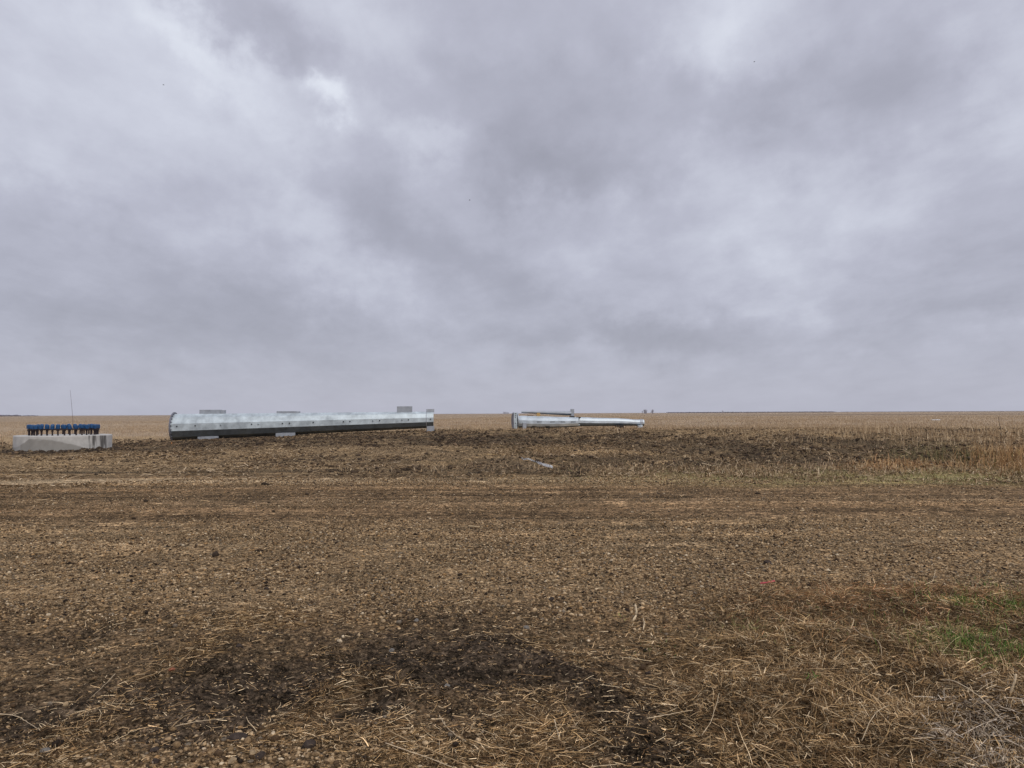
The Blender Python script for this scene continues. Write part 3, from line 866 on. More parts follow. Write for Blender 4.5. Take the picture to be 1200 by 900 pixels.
def heap():
    Y = 57.0
    # slim section behind, its narrow end to the right
    r2, d2, st2 = pole_from_px('slim_pole_section', 58.3, [(628, 488.6, 499.4), (678, 488.7, 499.6), (700, 489.6, 499.4), (722, 489.9, 499.2), (737, 491.0, 499.0), (742, 491.6, 499.0), (754.5, 491.7, 499.2)],
                              'slim pole section, narrow end to the right, reaching out beyond the thick one', M_GALVB, 58.6)
    a = Pd(628, 495, 58.3)
    def pxs(px, yy=58.4): return Pd(px, 495, yy)[0] - a[0]
    mb = MB(); s = pxs(754.5); st = st2[-1]
    loft(mb, np.zeros(3), d2, [(s - .28, st[1] + .002, st[2]), (s - .27, st[1] + .035, st[2]), (s - .07, st[1] + .035, st[2]), (s - .06, st[1] + .002, st[2])]); mb.build('end_collar', M_GALV_MATT, r2)
    # thick section in front with slotted sleeve
    r1, d1, st1 = pole_from_px('thick_pole_section', Y, [(606.5, 487.4, 501.0), (612, 487.2, 501.4), (640, 488.0, 501.7), (660, 488.8, 501.0), (678, 489.3, 499.9)],
                              'short thick pole section with slotted sides, flanges at its left end', M_GALVB, 56.6)
    b = Pd(606.5, 495, Y)
    def s1(px): return Pd(px, 495, Y)[0] - b[0]
    def rz(px): return Pd(px, 488, Y)[2]
    st0 = st1[0]
    # pair of flange plates standing at the left end
    nrm = (-.975, -.22, 0)
    g = gz(b[0] - .5, Y)
    zc = (Pd(602, 483.3, Y)[2] + g) / 2; Rf = (Pd(602, 483.3, Y)[2] - g) / 2
    f1 = disc_plate('flange', M_GALV_MATT, r1, (s1(606.3), 0, zc), nrm, Rf, .09, 32)
    f2 = disc_plate('outer_flange', M_FLANGE, r1, (s1(602.8), -.05, zc), nrm, Rf * .99, .11, 32)
    for k in range(16):
        t = 2 * PI * k / 16
        sd = np.array([nrm[1], -nrm[0], 0]); sd /= np.linalg.norm(sd)
        c = np.array([s1(606.3), 0, zc]) + np.array(nrm) * .09 + sd * Rf * .86 * math.cos(t) + np.array([0, 0, Rf * .86 * math.sin(t)])
        mb = MB(); mb.tube([c, c + np.array(nrm) * .02], .035, 8); mb.build('bolt', M_HOLE, f1)
    mb = MB(); mb.box((s1(604.0), -.62, zc), .25, .06, Rf * 1.96, None, .02); pl = mb.build('flange_lug_plate', M_GALV, r1)
    for hz in (.86, .62, .40, -.3):
        mb = MB(); mb.tube([(s1(604.0), -.653, zc + Rf * hz), (s1(604.0), -.645, zc + Rf * hz)], .035, 10); mb.build('bolt_hole', M_HOLE, pl)
    # slots along the two lower facets
    for row, (dy, xs) in enumerate(((494.4, (632, 647, 659, 671)), (499.3, (626, 641)))):
        for px in xs:
            mb = MB(); s = s1(px); f = (px - 606.5) / (678 - 606.5)
            R = np.interp(px, [612, 640, 678], [st1[1][1], st1[2][1], st1[4][1]]); zc_ = np.interp(px, [612, 640, 678], [st1[1][2], st1[2][2], st1[4][2]])
            z = Pd(px, dy, Y - .4)[2]
            off = R * .966 if row == 0 else R * .966 - max(0, (zc_ - .259 * R - z)) * .58
            mb.box((s, -off - .003 - .4 * f, z), .36, .03, .045, None, .01); mb.build('slot', M_HOLE, r1)
    # vertical bracket plate near the left end
    mb = MB(); z1 = Pd(615, 495.3, Y - .5)[2]; z0 = gz(b[0] + .5, Y - .5) - .02
    mb.box((s1(614.5), -.50, (z0 + z1) / 2), .30, .10, z1 - z0, None, .012)
    mb.box((s1(612.4), -.44, (z0 + z1) / 2), .03, .22, z1 - z0, None, .004)
    mb.build('bracket_plate', M_GALV_MATT, r1)
    mb = MB(); mb.box((s1(676.5), -.40, Pd(676, 497.7, Y)[2]), .32, .05, .10, None, .01); mb.build('tab', M_GALV, r1)
    # arm laid on top
    Ya = 57.2
    q = Pd(611, 482.6, Ya); arm = empty('crossarm', (q[0], Ya, q[2])); tag(arm, 'narrow tapered crossarm with square end plate resting on top of the thick pole section', 'steel crossarm')
    sta = []
    for px, ty, by in ((611, 481.6, 484.0), (636, 481.5, 485.1), (655, 481.6, 486.2), (669.5, 481.8, 487.0)):
        t = Pd(px, ty, Ya)[2] - q[2]; b_ = Pd(px, by, Ya)[2] - q[2]; sta.append((Pd(px, 484, Ya)[0] - q[0], (t - b_) / 2 / .966, (t + b_) / 2))
    mb = MB(); loft(mb, np.zeros(3), (1, 0, 0), sta); s_, R_, z_ = sta[0]; loft(mb, np.zeros(3), (1, 0, 0), [(s_ - .001, .01, z_), (s_, R_, z_)]); paint_underside_shade(mb.build('tube', M_GALV_MATT, arm))
    zt = Pd(671, 479.2, Ya)[2] - q[2]; zb = Pd(671, 487.8, Ya)[2] - q[2]; xs = Pd(671, 484, Ya)[0] - q[0]
    mb = MB(); mb.box((xs, 0, (zt + zb) / 2), .24, .05, zt - zb, None, .012); mb.box((xs - .12, 0.06, (zt + zb) / 2), .04, .40, zt - zb, None, .012); mb.build('end_plate', M_GALV_MATT, arm)
    # timbers that hold the arm and the poles
    def block(name, px0, px1, y0, y1, Yb, dep, mat, label, cat='timber block', grp=None):
        A_ = Pd(px0, y1, Yb); B_ = Pd(px1, y0, Yb)
        z0 = A_[2]; h = B_[2] - A_[2]; w = B_[0] - A_[0]
        o = MB(); o.box((0, 0, h / 2), w, dep, h, None, min(.012, h / 5)); ob = o.build(name, mat); ob.location = ((A_[0] + B_[0]) / 2, Yb + dep / 2 - .1, z0)
        tag(ob, label, cat, grp)
    block('timber_block', 629, 633, 483.9, 487.6, 56.9, .9, M_YWOOD, 'yellow timber block under the middle of the crossarm')
    block('timber_block', 618, 625, 486.6, 488.3, 56.9, .9, M_WOOD, 'dark brown timber lying on the thick pole section left of the yellow block')
    block('timber_block', 668, 673.4, 487.8, 489.4, 56.8, .9, M_BWOOD, 'black timber under the end plate of the crossarm')
    block('timber_block', 676, 680.5, 488.7, 490.0, 57.6, .9, M_BWOOD, 'black timber lying on the slim pole just right of the crossarm end plate')
    g1 = gz(Pd(727, 500, 58.2)[0], 58.3)
    yb = project(np.array([0.]), np.array([58.1]), np.array([g1 - .03]))[1][0] + (-.0046 * 127)
    block('timber_block', 722.5, 731, 498.4, yb, 58.0, .9, M_BWOOD, 'dark timber on the ground under the middle of the slim pole')
    block('support_block', 748, 753, 498.4, yb + .6, 58.0, .7, M_GALVB, 'pale block holding up the narrow right end of the slim pole', 'support block')
    block('timber_block', 622, 640, 500.6, yb + .9, 57.0, .7, M_BWOOD, 'low black timber under the left part of the thick pole section')
heap()

# ------------------------------------------------------------------ concrete foundation with anchor bolts
def foundation():
    cx, cy = -20.58, 35.4
    root = empty('pole_foundation', (cx, cy, 0)); tag(root, 'round grey concrete foundation with a ring of blue capped anchor bolts', 'concrete foundation')
    ztop = Pd(74, 509.6, 35.4)[2]
    Rf = 1.97
    mt, nt, b = newmat('cast_concrete')
    tc = N(nt, 'ShaderNodeTexCoord'); P = tc.outputs['Object']
    n1 = noise(nt, 3.5, 8, .65, P); r1 = ramp(nt, n1.outputs[0], [(.3, .82), (.7, 1.15)])
    cc = mixc(nt, (.53, .52, .49), r1.outputs[0], 1.0, 'MULTIPLY')
    at = N(nt, 'ShaderNodeAttribute', attribute_name='stain'); sp = N(nt, 'ShaderNodeSeparateColor'); nt.links.new(at.outputs['Color'], sp.inputs[0])
    cc = mixc(nt, cc, (.20, .185, .16), sp.outputs[0]); cc = mixc(nt, cc, (.06, .055, .05), sp.outputs[1]); cc = mixc(nt, cc, (.55, .55, .53), sp.outputs[2])
    nt.links.new(cc, b.inputs['Base Color']); b.inputs['Roughness'].default_value = .88
    bp = N(nt, 'ShaderNodeBump'); bp.inputs['Strength'].default_value = .5; bp.inputs['Distance'].default_value = .01
    n4 = noise(nt, 30, 5, .6, P); nt.links.new(n4.outputs[0], bp.inputs['Height']); nt.links.new(bp.outputs[0], b.inputs['Normal'])
    na, nz = 480, 30
    th = np.linspace(0, 2 * PI, na, endpoint=False); zz = np.concatenate([np.linspace(-.12, ztop - .02, nz), [ztop]])
    T, Z = np.meshgrid(th, zz, indexing='xy')
    rad = np.full_like(T, Rf); rad[-1] -= .02
    # formwork panel joints: shallow flats
    rad -= .02 * np.abs(np.sin(T * 6)) ** 6
    X = rad * np.cos(T); Y_ = rad * np.sin(T)
    V = np.stack([X, Y_, Z], -1).reshape(-1, 3)
    idx = np.arange(na * (nz + 1)).reshape(nz + 1, na); i2 = np.roll(idx, -1, 1)
    Q = np.stack([idx[:-1], i2[:-1], i2[1:], idx[1:]], -1).reshape(-1, 4)
    V = np.concatenate([V, [[0, 0, ztop]]])
    tri = np.stack([idx[-1], i2[-1], np.full(na, len(V) - 1)], -1)
    wx, wy = V[:, 0] + cx, V[:, 1] + cy
    px, py = project(wx, wy, V[:, 2])
    frontf = V[:, 1] < 0
    nn = fbm(px * .1, py * .1, .7, 3, 401)
    # damp soil splash along the middle, dark runs at the right
    edge = np.interp(px, [20, 34, 46, 60, 75, 90, 104], [524, 514.5, 514.2, 515.8, 518.5, 522, 527]) + (nn - .5) * 2
    st = np.zeros((len(V), 3))
    st[:, 0] = frontf * sm(py, edge - .3, edge + .5) * .62 * (px < 104)
    run = fbm(px * 1.0, py * .06, 1.7, 3, 411)
    st[:, 1] = frontf * sm(px, 103.3, 104.2) * (1 - sm(px, 125, 128)) * sm(run, .42, .62) * .85 * sm(py, 509.5, 511)
    st[:, 2] = frontf * np.exp(-((px - 46) / 2.5) ** 2 - ((py - 515.5) / .6) ** 2) * .6 + .35 * frontf * (px < 24) * sm(px, 15, 18)
    mesh_np('pedestal', V, [Q, tri], mt, st, False, root, 'stain')
    # ring of anchor bolts
    rb = 1.43 - .075
    zb = Pd(74, 503.0, 35.4)[2]; zt = Pd(74, 498.0, 35.4)[2]
    n = 36
    mbr = MB(); R1, R2 = rb + .085, rb - .085; k_ = 96; vs = []
    for rr, z in ((R2, zb - .02), (R1, zb - .02), (R1, zb + .02), (R2, zb + .02)):
        for k in range(k_):
            t = 2 * PI * k / k_; vs.append((rr * math.cos(t), rr * math.sin(t), z))
    fs = []
    for i in range(4):
        for k in range(k_):
            j = (k + 1) % k_; fs.append((i * k_ + k, i * k_ + j, ((i + 1) % 4) * k_ + j, ((i + 1) % 4) * k_ + k))
    mbr.add(vs, fs); mbr.build('template_ring', M_BOLT, root)
    proto = None
    for i in range(n):
        t = 2 * PI * (i + .13) / n
        if proto is None:
            mb = MB(); mb.tube([(0, 0, ztop - .03), (0, 0, zt - .03)], .034, 10); 
            mb.tube([(0, 0, zb - .06), (0, 0, zb - .022)], .06, 6)
            bolt = mb.build('anchor_bolt', M_BOLT, root)
            mb = MB(); mb.tube([(0, 0, zb + .03), (0, 0, zb + .05), (0, 0, zt - .03), (0, 0, zt + .01), (0, 0, zt + .03)], [.066, .090, .086, .076, .035], 12); 
            cap = mb.build('blue_cap', M_BLUE, bolt, False)
            proto = bolt
        else:
            bolt = proto.copy(); COL.objects.link(bolt); bolt.parent = root
            cc_ = cap.copy(); COL.objects.link(cc_); cc_.parent = bolt
        bolt.location = (rb * math.cos(t), rb * math.sin(t), 0); bolt.rotation_euler = (random.uniform(-.035, .035), random.uniform(-.035, .035), random.uniform(0, 6)); bolt.scale = (1, 1, random.uniform(.985, 1.012))
    # blue wrap that joins the caps on the two ends of the ring
    # (the caps there touch in the photo)
foundation()

def mound_ring():
    # loose soil banked against the foundation
    c = (-20.58, 35.4)
    n = 5000; a = rng.uniform(0, 2 * PI, n); rr = 1.99 + np.abs(rng.normal(0, .25, n))
    x = c[0] + rr * np.cos(a); y = 35.4 + rr * np.sin(a); P, M = on_ground(x, y)
    P[:, 2] += np.clip(.10 * (1 - (rr - 1.99) / .5), 0, .10) * rng.uniform(0, 1, n)
    v1, f1 = ico()
    C = palette(n, [(.07, .052, .038), (.045, .035, .028), (.12, .088, .06), (.24, .18, .11)], [4, 3, 3, 1], .2)
    o = stones('dirt_clods', P, rng.uniform(.02, .06, n), v1, f1, C, M_STONE, False, .3, (.5, .9), .4)
    tag(o, 'loose soil banked against the round concrete foundation', 'soil', None, 'stuff')
mound_ring()

# ------------------------------------------------------------------ thin markers
def rod(name, pts, rads, mat, label, cat, n=6):
    b = np.array(pts[0]); o = MB(); o.tube([np.array(p) - b for p in pts], rads, n); ob = o.build(name, mat, None, True); ob.location = tuple(b); return tag(ob, label, cat)
Yr = 38.6
p0 = Pd(85.6, 513, Yr); g0 = gz(p0[0], Yr)
rod('marker_rod', [(p0[0], Yr, g0 - .05), tuple(Pd(85.2, 490, Yr)), tuple(Pd(83.8, 473, Yr)), tuple(Pd(82.2, 456.5, Yr))], [.008, .007, .006, .004], M_ROD, 'thin dark rod rising above the horizon behind the concrete foundation', 'marker rod')
Yr = 34.0
p0 = Pd(1173.6, 512, Yr)
sk = rod('marker_stake', [(p0[0], Yr, gz(p0[0], Yr) - .05), tuple(Pd(1172.8, 503, Yr)), tuple(Pd(1170.8, 495, Yr)), tuple(Pd(1170.2, 488.6, Yr))], [.014, .013, .010, .007], M_BWOOD, 'thin dark leaning stake among the pale weeds at the right', 'stake')
p0 = Pz(200.2, 522.5, 0.02)
rod('stake', [(p0[0], p0[1], gz(p0[0], p0[1]) - .03), tuple(Pd(200.4, 521, p0[1])), tuple(Pd(201.3, 518.6, p0[1]))], [.03, .026, .02], M_ORANGE, 'short orange topped stake in the soil below the flanged end of the long pole section', 'stake')

# crumpled ribbon pieces
def ribbon_obj(name, pxs, mat, label, cat, w=.02, z=.012, wav=.02, zfun=None):
    pts = []
    for px, py in pxs:
        p = Pz(px, py, 0.0)
        for _ in range(4): p = Pz(px, py, gz(p[0], p[1]) + z)
        pts.append(p)
    c0 = pts[0].copy(); V = []; Fq = []
    P2 = []
    for i in range(len(pts) - 1):
        for k in range(6): P2.append(pts[i] + (pts[i + 1] - pts[i]) * k / 6)
    P2.append(pts[-1])
    for i, p in enumerate(P2):
        q = p - c0; up = abs(math.sin(i * 1.3)) * wav + random.uniform(0, wav * .5)
        V += [(q[0], q[1] - w / 2 * random.uniform(.5, 1.1), q[2] + up * .4), (q[0] + random.uniform(-.3, .3) * w, q[1] + w / 2, q[2] + up + w * .35)]
        if i: k = 2 * i; Fq.append((k - 2, k - 1, k + 1, k))
    mb = MB(); mb.add(V, Fq); o = mb.build(name, mat); o.location = tuple(c0)
    return tag(o, label, cat)
ribbon_obj('flagging_tape', [(891, 684.3), (897, 683.8), (904, 682.6), (908, 681.5)], M_PINK, 'small pink strip of flagging tape lying on the gravel', 'flagging tape', .012, .008, .010)
ribbon_obj('plastic_strip', [(611, 537.5), (614, 539.8), (618, 538.6), (624, 540.6), (630, 543)], M_WHITE, 'short crumpled white plastic strip, upper left piece on the soil bank', 'plastic sheet', .05, .03, .04)
ribbon_obj('plastic_sheet', [(630, 544), (636, 546.2), (641, 547.6), (648, 549.4)], M_WHITE, 'longer crumpled white plastic strip, lower right piece on the soil bank', 'plastic sheet', .12, .03, .05)
ribbon_obj('wood_lath', [(571, 532.6), (577, 532.5), (583, 532.6)], M_YWOOD, 'thin pale lath lying flat to the left of the white plastic strips', 'wood lath', .05, .03, .0)
ribbon_obj('debris_sliver', [(1092, 492.6), (1102, 492.5)], M_WHITE, 'tiny pale sliver lying in the far field on the right', 'debris', .2, .05, .05)
ribbon_obj('dead_stem', [(590, 537), (592, 533.5)], M_STALKP, 'short pale stem leaning beside the lath', 'stem', .03, .05, .03)

# ------------------------------------------------------------------ single stalks lying in the foreground
def stalk(pxs, r, mat, label, lifts=None, rt=.5, cat='dry stalk'):
    pts = []
    for i, (px, py) in enumerate(pxs):
        lf = (lifts[i] if lifts else .012)
        p = Pz(px, py, lf)
        for _ in range(5): p = Pz(px, py, gz(p[0], p[1]) + lf + .012)
        pts.append(p)
    # smooth (Catmull) with a little waviness
    Q = []
    for i in range(len(pts) - 1):
        a = pts[max(i - 1, 0)]; b = pts[i]; c = pts[i + 1]; d = pts[min(i + 2, len(pts) - 1)]
        for k in range(6):
            t = k / 6
            q = .5 * ((2 * b) + (-a + c) * t + (2 * a - 5 * b + 4 * c - d) * t * t + (-a + 3 * b - 3 * c + d) * t ** 3)
            Q.append(q + np.array([random.uniform(-1, 1), random.uniform(-1, 1), random.uniform(-.3, .6)]) * .0022)
    Q.append(pts[-1]); b = Q[0].copy(); n = len(Q)
    r = r * .78 if r < .005 else r
    mb = MB(); mb.tube([q - b for q in Q], [r * (1 - (1 - rt) * i / (n - 1)) * (1.25 if i % 7 == 3 else 1) for i in range(n)], 6)
    o = mb.build('dry_stalk', mat, None, True); o.location = tuple(b)
    return tag(o, label, cat, 'single stalks lying on the near verge')
stalk([(457, 857), (490, 873), (530, 890), (560, 903)], .0042, M_STALK, 'long straight stalk, upper of two running down to the bottom edge left of centre')
stalk([(452, 871), (490, 884), (525, 897), (545, 908)], .0032, M_STALKP, 'long thin stalk, lower of two running down to the bottom edge left of centre')
stalk([(-10, 837), (15, 838), (30, 845), (47, 856)], .0036, M_STALKP, 'curved pale stalk at the left edge near the bottom')
stalk([(598, 742), (612, 750), (635, 755), (658, 756)], .0042, M_STALK, 'brown stalk lying behind the darkest patch of soil', [.02, .012, .012, .012])
stalk([(835, 908), (870, 893), (905, 880), (938, 866)], .0036, M_STALK, 'stalk slanting up to the right at the bottom edge right of the dark soil')
stalk([(650, 843), (652, 853), (656, 867)], .0036, M_STALKP, 'short steep stalk in the centre straw heap', [.03, .015, .01])
stalk([(1103, 797), (1120, 799), (1142, 812), (1160, 828), (1176, 847)], .0046, M_STALKP, 'long arching pale stalk above the grey straw at the lower right', [.07, .09, .10, .08, .04])
stalk([(1097, 800), (1122, 803), (1140, 817), (1165, 840)], .0032, M_STALK, 'thinner arching stalk just below the long pale one', [.05, .07, .08, .04])
stalk([(742, 727), (745, 722), (746, 716), (744.5, 709)], .0095, M_STALKP, 'short thick whitish curved stem standing on the soil right of centre', [.0, .02, .05, .08], .8)
stalk([(754, 738), (755, 730), (753.5, 724)], .005, M_STALKP, 'tiny pale stem to the right of the thick whitish one', [.0, .015, .03])
stalk([(160, 797), (180, 790), (200, 782), (215, 772), (228, 757)], .0034, M_STALK, 'bent stalk climbing to the right through the left straw streak')
stalk([(820, 750), (835, 762), (848, 773), (864, 786)], .0034, M_STALK, 'thin stalk slanting down at the left margin of the brown straw', [.02, .03, .03, .02])
stalk([(515, 838), (522, 850), (535, 862), (546, 868)], .003, M_STALKP, 'forked pale stem on dark soil, its left branch')
stalk([(522, 851), (533, 845)], .0022, M_STALK, 'forked pale stem on dark soil, its short right twig')
stalk([(536, 862), (528, 872), (522, 880)], .0022, M_STALK, 'small twig hanging below the forked pale stem')
stalk([(758, 842), (790, 836), (812, 832)], .003, M_STALKP, 'nearly level pale stalk over the pale clod right of the dark soil', [.02, .03, .02])
stalk([(822, 862), (833, 845), (843, 812)], .0028, M_STALKP, 'steep thin stalk left of the brown straw mass', [.02, .05, .09])
stalk([(905, 840), (925, 822), (950, 815)], .003, M_STALK, 'curved stalk over the dark hollow in the straw mass', [.05, .09, .08])
stalk([(1010, 868), (1024, 838), (1042, 826)], .003, M_STALKP, 'pale stalk rising in the middle of the straw mass', [.04, .10, .12])
stalk([(1000, 735), (1012, 745), (1030, 752), (1034, 776)], .003, M_STALKP, 'hooked pale stalk above the straw mass', [.02, .04, .05, .02])
stalk([(1184, 812), (1188, 802), (1191, 790)], .007, M_STALKP, 'upright whitish seed head at the right edge', [.02, .07, .13], .8)
stalk([(205, 851), (235, 845), (262, 842)], .0026, M_STALKP, 'pale thin stalk on the dark soil at lower left')
stalk([(135, 790), (122, 803), (106, 818)], .0024, M_STALKP, 'fine pale stalk slanting on the dark soil at left')
stalk([(200, 853), (215, 840), (224, 837)], .0024, M_STALK, 'short stalk crossing the pale thin one at lower left')
stalk([(905, 735), (940, 736), (960, 735)], .0028, M_STALK, 'straight brown stalk lying level at the top of the straw')
stalk([(1096, 668), (1094, 678), (1089, 686)], .0028, M_STALKP, 'little pale stem leaning at the gravel edge on the right', [.05, .03, .0])

# ------------------------------------------------------------------ single rocks
v0, f0 = subdiv(*subdiv(*ico()))
def rock(px, py, wpx, mat, label, flat=.7, cat='stone'):
    p = Pz(px, py, .0)
    for _ in range(4): p = Pz(px, py, gz(p[0], p[1]))
    r = wpx / 2 * (p[1] / F) 
    s = random.randint(0, 999)
    n_ = np.array([fbm(v0[:, 0] + 3 * i + s, v0[:, 1] * 1.1 + v0[:, 2], .9, 2, 500 + i) for i in range(2)]).mean(0)
    V = v0 * (.72 + .56 * n_)[:, None]
    for _ in range(5):                       # chipped faces
        q = np.array([random.gauss(0, 1), random.gauss(0, 1), random.gauss(.3, .8)]); q /= np.linalg.norm(q)
        k = V @ q; V = V - np.maximum(k - .72, 0)[:, None] * q
    V = V * np.array([1.15, .9, flat]) * r
    me = bpy.data.meshes.new('rock'); me.from_pydata(V.tolist(), [], f0.tolist()); me.materials.append(mat); me.update()
    o = bpy.data.objects.new('rock', me); COL.objects.link(o); o.location = (p[0], p[1] + r * .3, p[2] + r * flat * .45); o.rotation_euler = (0, 0, random.uniform(0, 6))
    tag(o, label, cat, 'loose stones on the near verge and road')
rock(361, 877, 15, M_ROCKD, 'dark brown rounded rock among straw near the bottom edge', .9)
rock(305, 888, 12, M_ROCKD, 'black angular stone among tan pebbles at the bottom')
rock(276, 868, 20, M_ROCKD, 'larger low black clod above the black angular stone', .5)
rock(180, 882, 11, M_ROCKD, 'dark stone on gravel at the lower left')
rock(182, 894, 9, M_ROCKD, 'small dark stone just below another dark one at lower left')
rock(52, 882, 10, M_ROCKG, 'pale grey stone at the lower left corner straw')
rock(295, 885, 9, M_ROCKT, 'tan pebble touching the black angular stone')
rock(272, 894, 10, M_ROCKT, 'round tan pebble at the bottom left of the black angular stone')
rock(201, 786, 7, M_ROCKR, 'small reddish stone beside the left straw streak')
rock(459, 764, 8, M_ROCKG, 'blue grey pebble at the left end of the darkest soil')
rock(469, 729, 5, M_ROCKD, 'small dark pebble above and left of the darkest soil')
rock(488, 728, 6, M_ROCKG, 'small grey pebble right of the small dark one')
rock(547, 719, 7, M_ROCKT, 'tan chip lying alone on brown soil in the centre')
rock(608, 726, 6, M_ROCKT, 'bright tan pebble right of centre on brown soil', .9)
rock(617, 737, 7, M_ROCKG, 'grey pebble just below the bright tan one')
rock(647, 703, 7, M_ROCKD, 'black pebble at the gravel edge right of centre')
rock(900, 661, 9, M_ROCKD, 'black pebble on the road above the pink tape')
rock(720, 849, 6, M_ROCKT, 'pale tan pebble on the dark soil ridge at bottom centre', .9)
rock(610, 783, 6, M_ROCKT, 'orange tan pebble in the middle of the darkest soil', .9)
rock(524, 805, 7, M_ROCKG, 'pale grey stone on the soil below the darkest patch')
rock(760, 791, 8, M_ROCKD, 'dark stone near the straw to the right of the darkest soil')
rock(312, 691, 6, M_ROCKD, 'dark stone on the left part of the road gravel')
rock(502, 840, 5, M_ROCKT, 'tiny pale pebble on the dark soil left of the centre straw heap')
rock(790, 802, 8, M_ROCKT, 'tan stone in straw at the right of the dark soil')
rock(280, 758, 7, M_ROCKD, 'dark pebble beside the top of the left straw streak')

# ------------------------------------------------------------------ far trees
def tree(px, py_base, wpx, hpx, Y, label, seed, stems=5):
    random.seed(seed)
    b = Pd(px, py_base, Y); k = Y / F
    root = empty('bare_tree', (b[0], Y, .3)); tag(root, label, 'tree', 'bare trees on the horizon')
    H = hpx * k; W = wpx * k
    mb = MB()
    tw = MB()
    for s in range(stems):
        x0 = random.uniform(-.3, .3) * W; x1 = x0 + random.uniform(-.2, .2) * W; h = H * random.uniform(.75, 1) * (1 - .35 * abs(x1 / W * 2) ** 2)
        mb.tube([(x0, 0, -.5), (x0 * .5 + x1 * .5, random.uniform(-.5, .5), h * .45), (x1, random.uniform(-1, 1), h * .75)], [.15, .10, .05], 5)
        for j in range(26):
            t = random.uniform(.15, .95); bx = x0 + (x1 - x0) * t; bz = h * t * .9
            a = random.uniform(0, 2 * PI); l = H * random.uniform(.12, .34); e = random.uniform(.2, 1.2)
            q = (bx + l * math.cos(a) * math.cos(e), l * math.sin(a) * math.cos(e), bz + l * math.sin(e))
            tw.tube([(bx, 0, bz), q], [.05, .025], 3, False)
            for _ in range(3):
                a2 = random.uniform(0, 2 * PI); l2 = l * .5; e2 = random.uniform(.1, 1.3); f = random.uniform(.4, 1)
                m_ = tuple(np.array((bx, 0, bz)) * (1 - f) + np.array(q) * f)
                tw.tube([m_, (m_[0] + l2 * math.cos(a2) * math.cos(e2), m_[1] + l2 * math.sin(a2) * math.cos(e2), m_[2] + l2 * math.sin(e2))], [.03, .02], 3, False)
    mb.build('trunk', M_TWIG, root); tw.build('crown', M_TWIG, root)
tree(755.8, 483.6, 8.5, 5.6, 800, 'wider bare tree clump of the pair beyond the narrow end of the slim pole', 11, 7)
tree(764.6, 483.4, 5, 5.4, 800, 'narrower bare tree of the pair beyond the narrow end of the slim pole', 12, 4)
tree(590.5, 484.4, 5, 3.4, 1100, 'hazy bare tree on the horizon, left one of the two between the pole heaps', 13, 4)
tree(594.5, 484.4, 4, 3.0, 1100, 'hazy bare tree on the horizon, right one of the two between the pole heaps', 14, 4)
tree(846, 482.6, 3.6, 3.4, 1500, 'lone tiny tree rising from the long dark treeline on the horizon', 15, 3)
random.seed(99)
def far_wood(name, x0, x1, Y, hfun, label, seed):
    # uneven mass of many crowns, thousands of metres off
    r = np.random.default_rng(seed); xa = Pd(x0, 484, Y)[0]; xb = Pd(x1, 484, Y)[0]
    n = int((x1 - x0) * 5); xs = r.uniform(xa, xb, n); px = 600 + F * xs / Y
    hs = np.array([hfun(p) for p in px]) * Y / F * r.uniform(.5, 1.0, n)
    v1, f1 = ico(); rad = np.clip(hs * .55, .4, 9)
    V = v1[None] * rad[:, None, None] * r.uniform(.7, 1.2, (n, 12, 1)) * np.array([1.3, 1.0, 1.0]); V[..., 0] += xs[:, None]; V[..., 1] += Y + r.uniform(-15, 15, (n, 1)); V[..., 2] += (.4 + hs * .45)[:, None]
    Fc = (f1[None] + (np.arange(n) * 12)[:, None, None]).reshape(-1, 3)
    o = mesh_np(name, V.reshape(-1, 3), Fc, M_HAZE); tag(o, label, 'treeline', None, 'stuff')
far_wood('treeline', 782, 978, 2600, lambda p: 1.25, 'long low dark treeline on the horizon right of centre', 1)
far_wood('treeline', -60, 42, 1900, lambda p: 1.0 + 1.7 * math.exp(-((p - 5) / 2.2) ** 2) + .9 * math.exp(-((p - 16.5) / 2) ** 2) + .3 * math.sin(p * .9), 'broken line of far trees at the left edge of the horizon', 2)
far_wood('treeline', 985, 1300, 4200, lambda p: .5, 'very faint far treeline on the horizon at the right', 3)

# ------------------------------------------------------------------ birds
def bird(px, py, Y, span, label, roll):
    c = Pd(px, py, Y); root = empty('bird', tuple(c), roll); tag(root, label, 'bird', 'tiny birds high in the cloudy sky')
    mb = MB(); mb.tube([(0, -.16, 0), (0, -.10, .01), (0, 0, .0), (0, .12, -.01), (0, .2, 0)], [.015, .035, .05, .035, .01], 8); b = mb.build('body', M_BWOOD, root)
    for s in (-1, 1):
        mb = MB(); h = span / 2
        mb.add([(0, -.06, 0), (s * h * .45, -.09, .09), (s * h, .02, .03), (s * h * .5, .05, .08), (0, .07, 0)], [(0, 1, 3, 4), (1, 2, 3)]); mb.build('wing', M_BWOOD, root)
bird(884, 72.4, 150, .45, 'tiny dark bird high on the right of the sky', .3)
bird(191.5, 99.5, 150, .5, 'tiny dark bird at the upper left of the sky', 1.0)
bird(550.3, 234.5, 150, .4, 'tiny dark bird near the middle of the sky', 2.1)

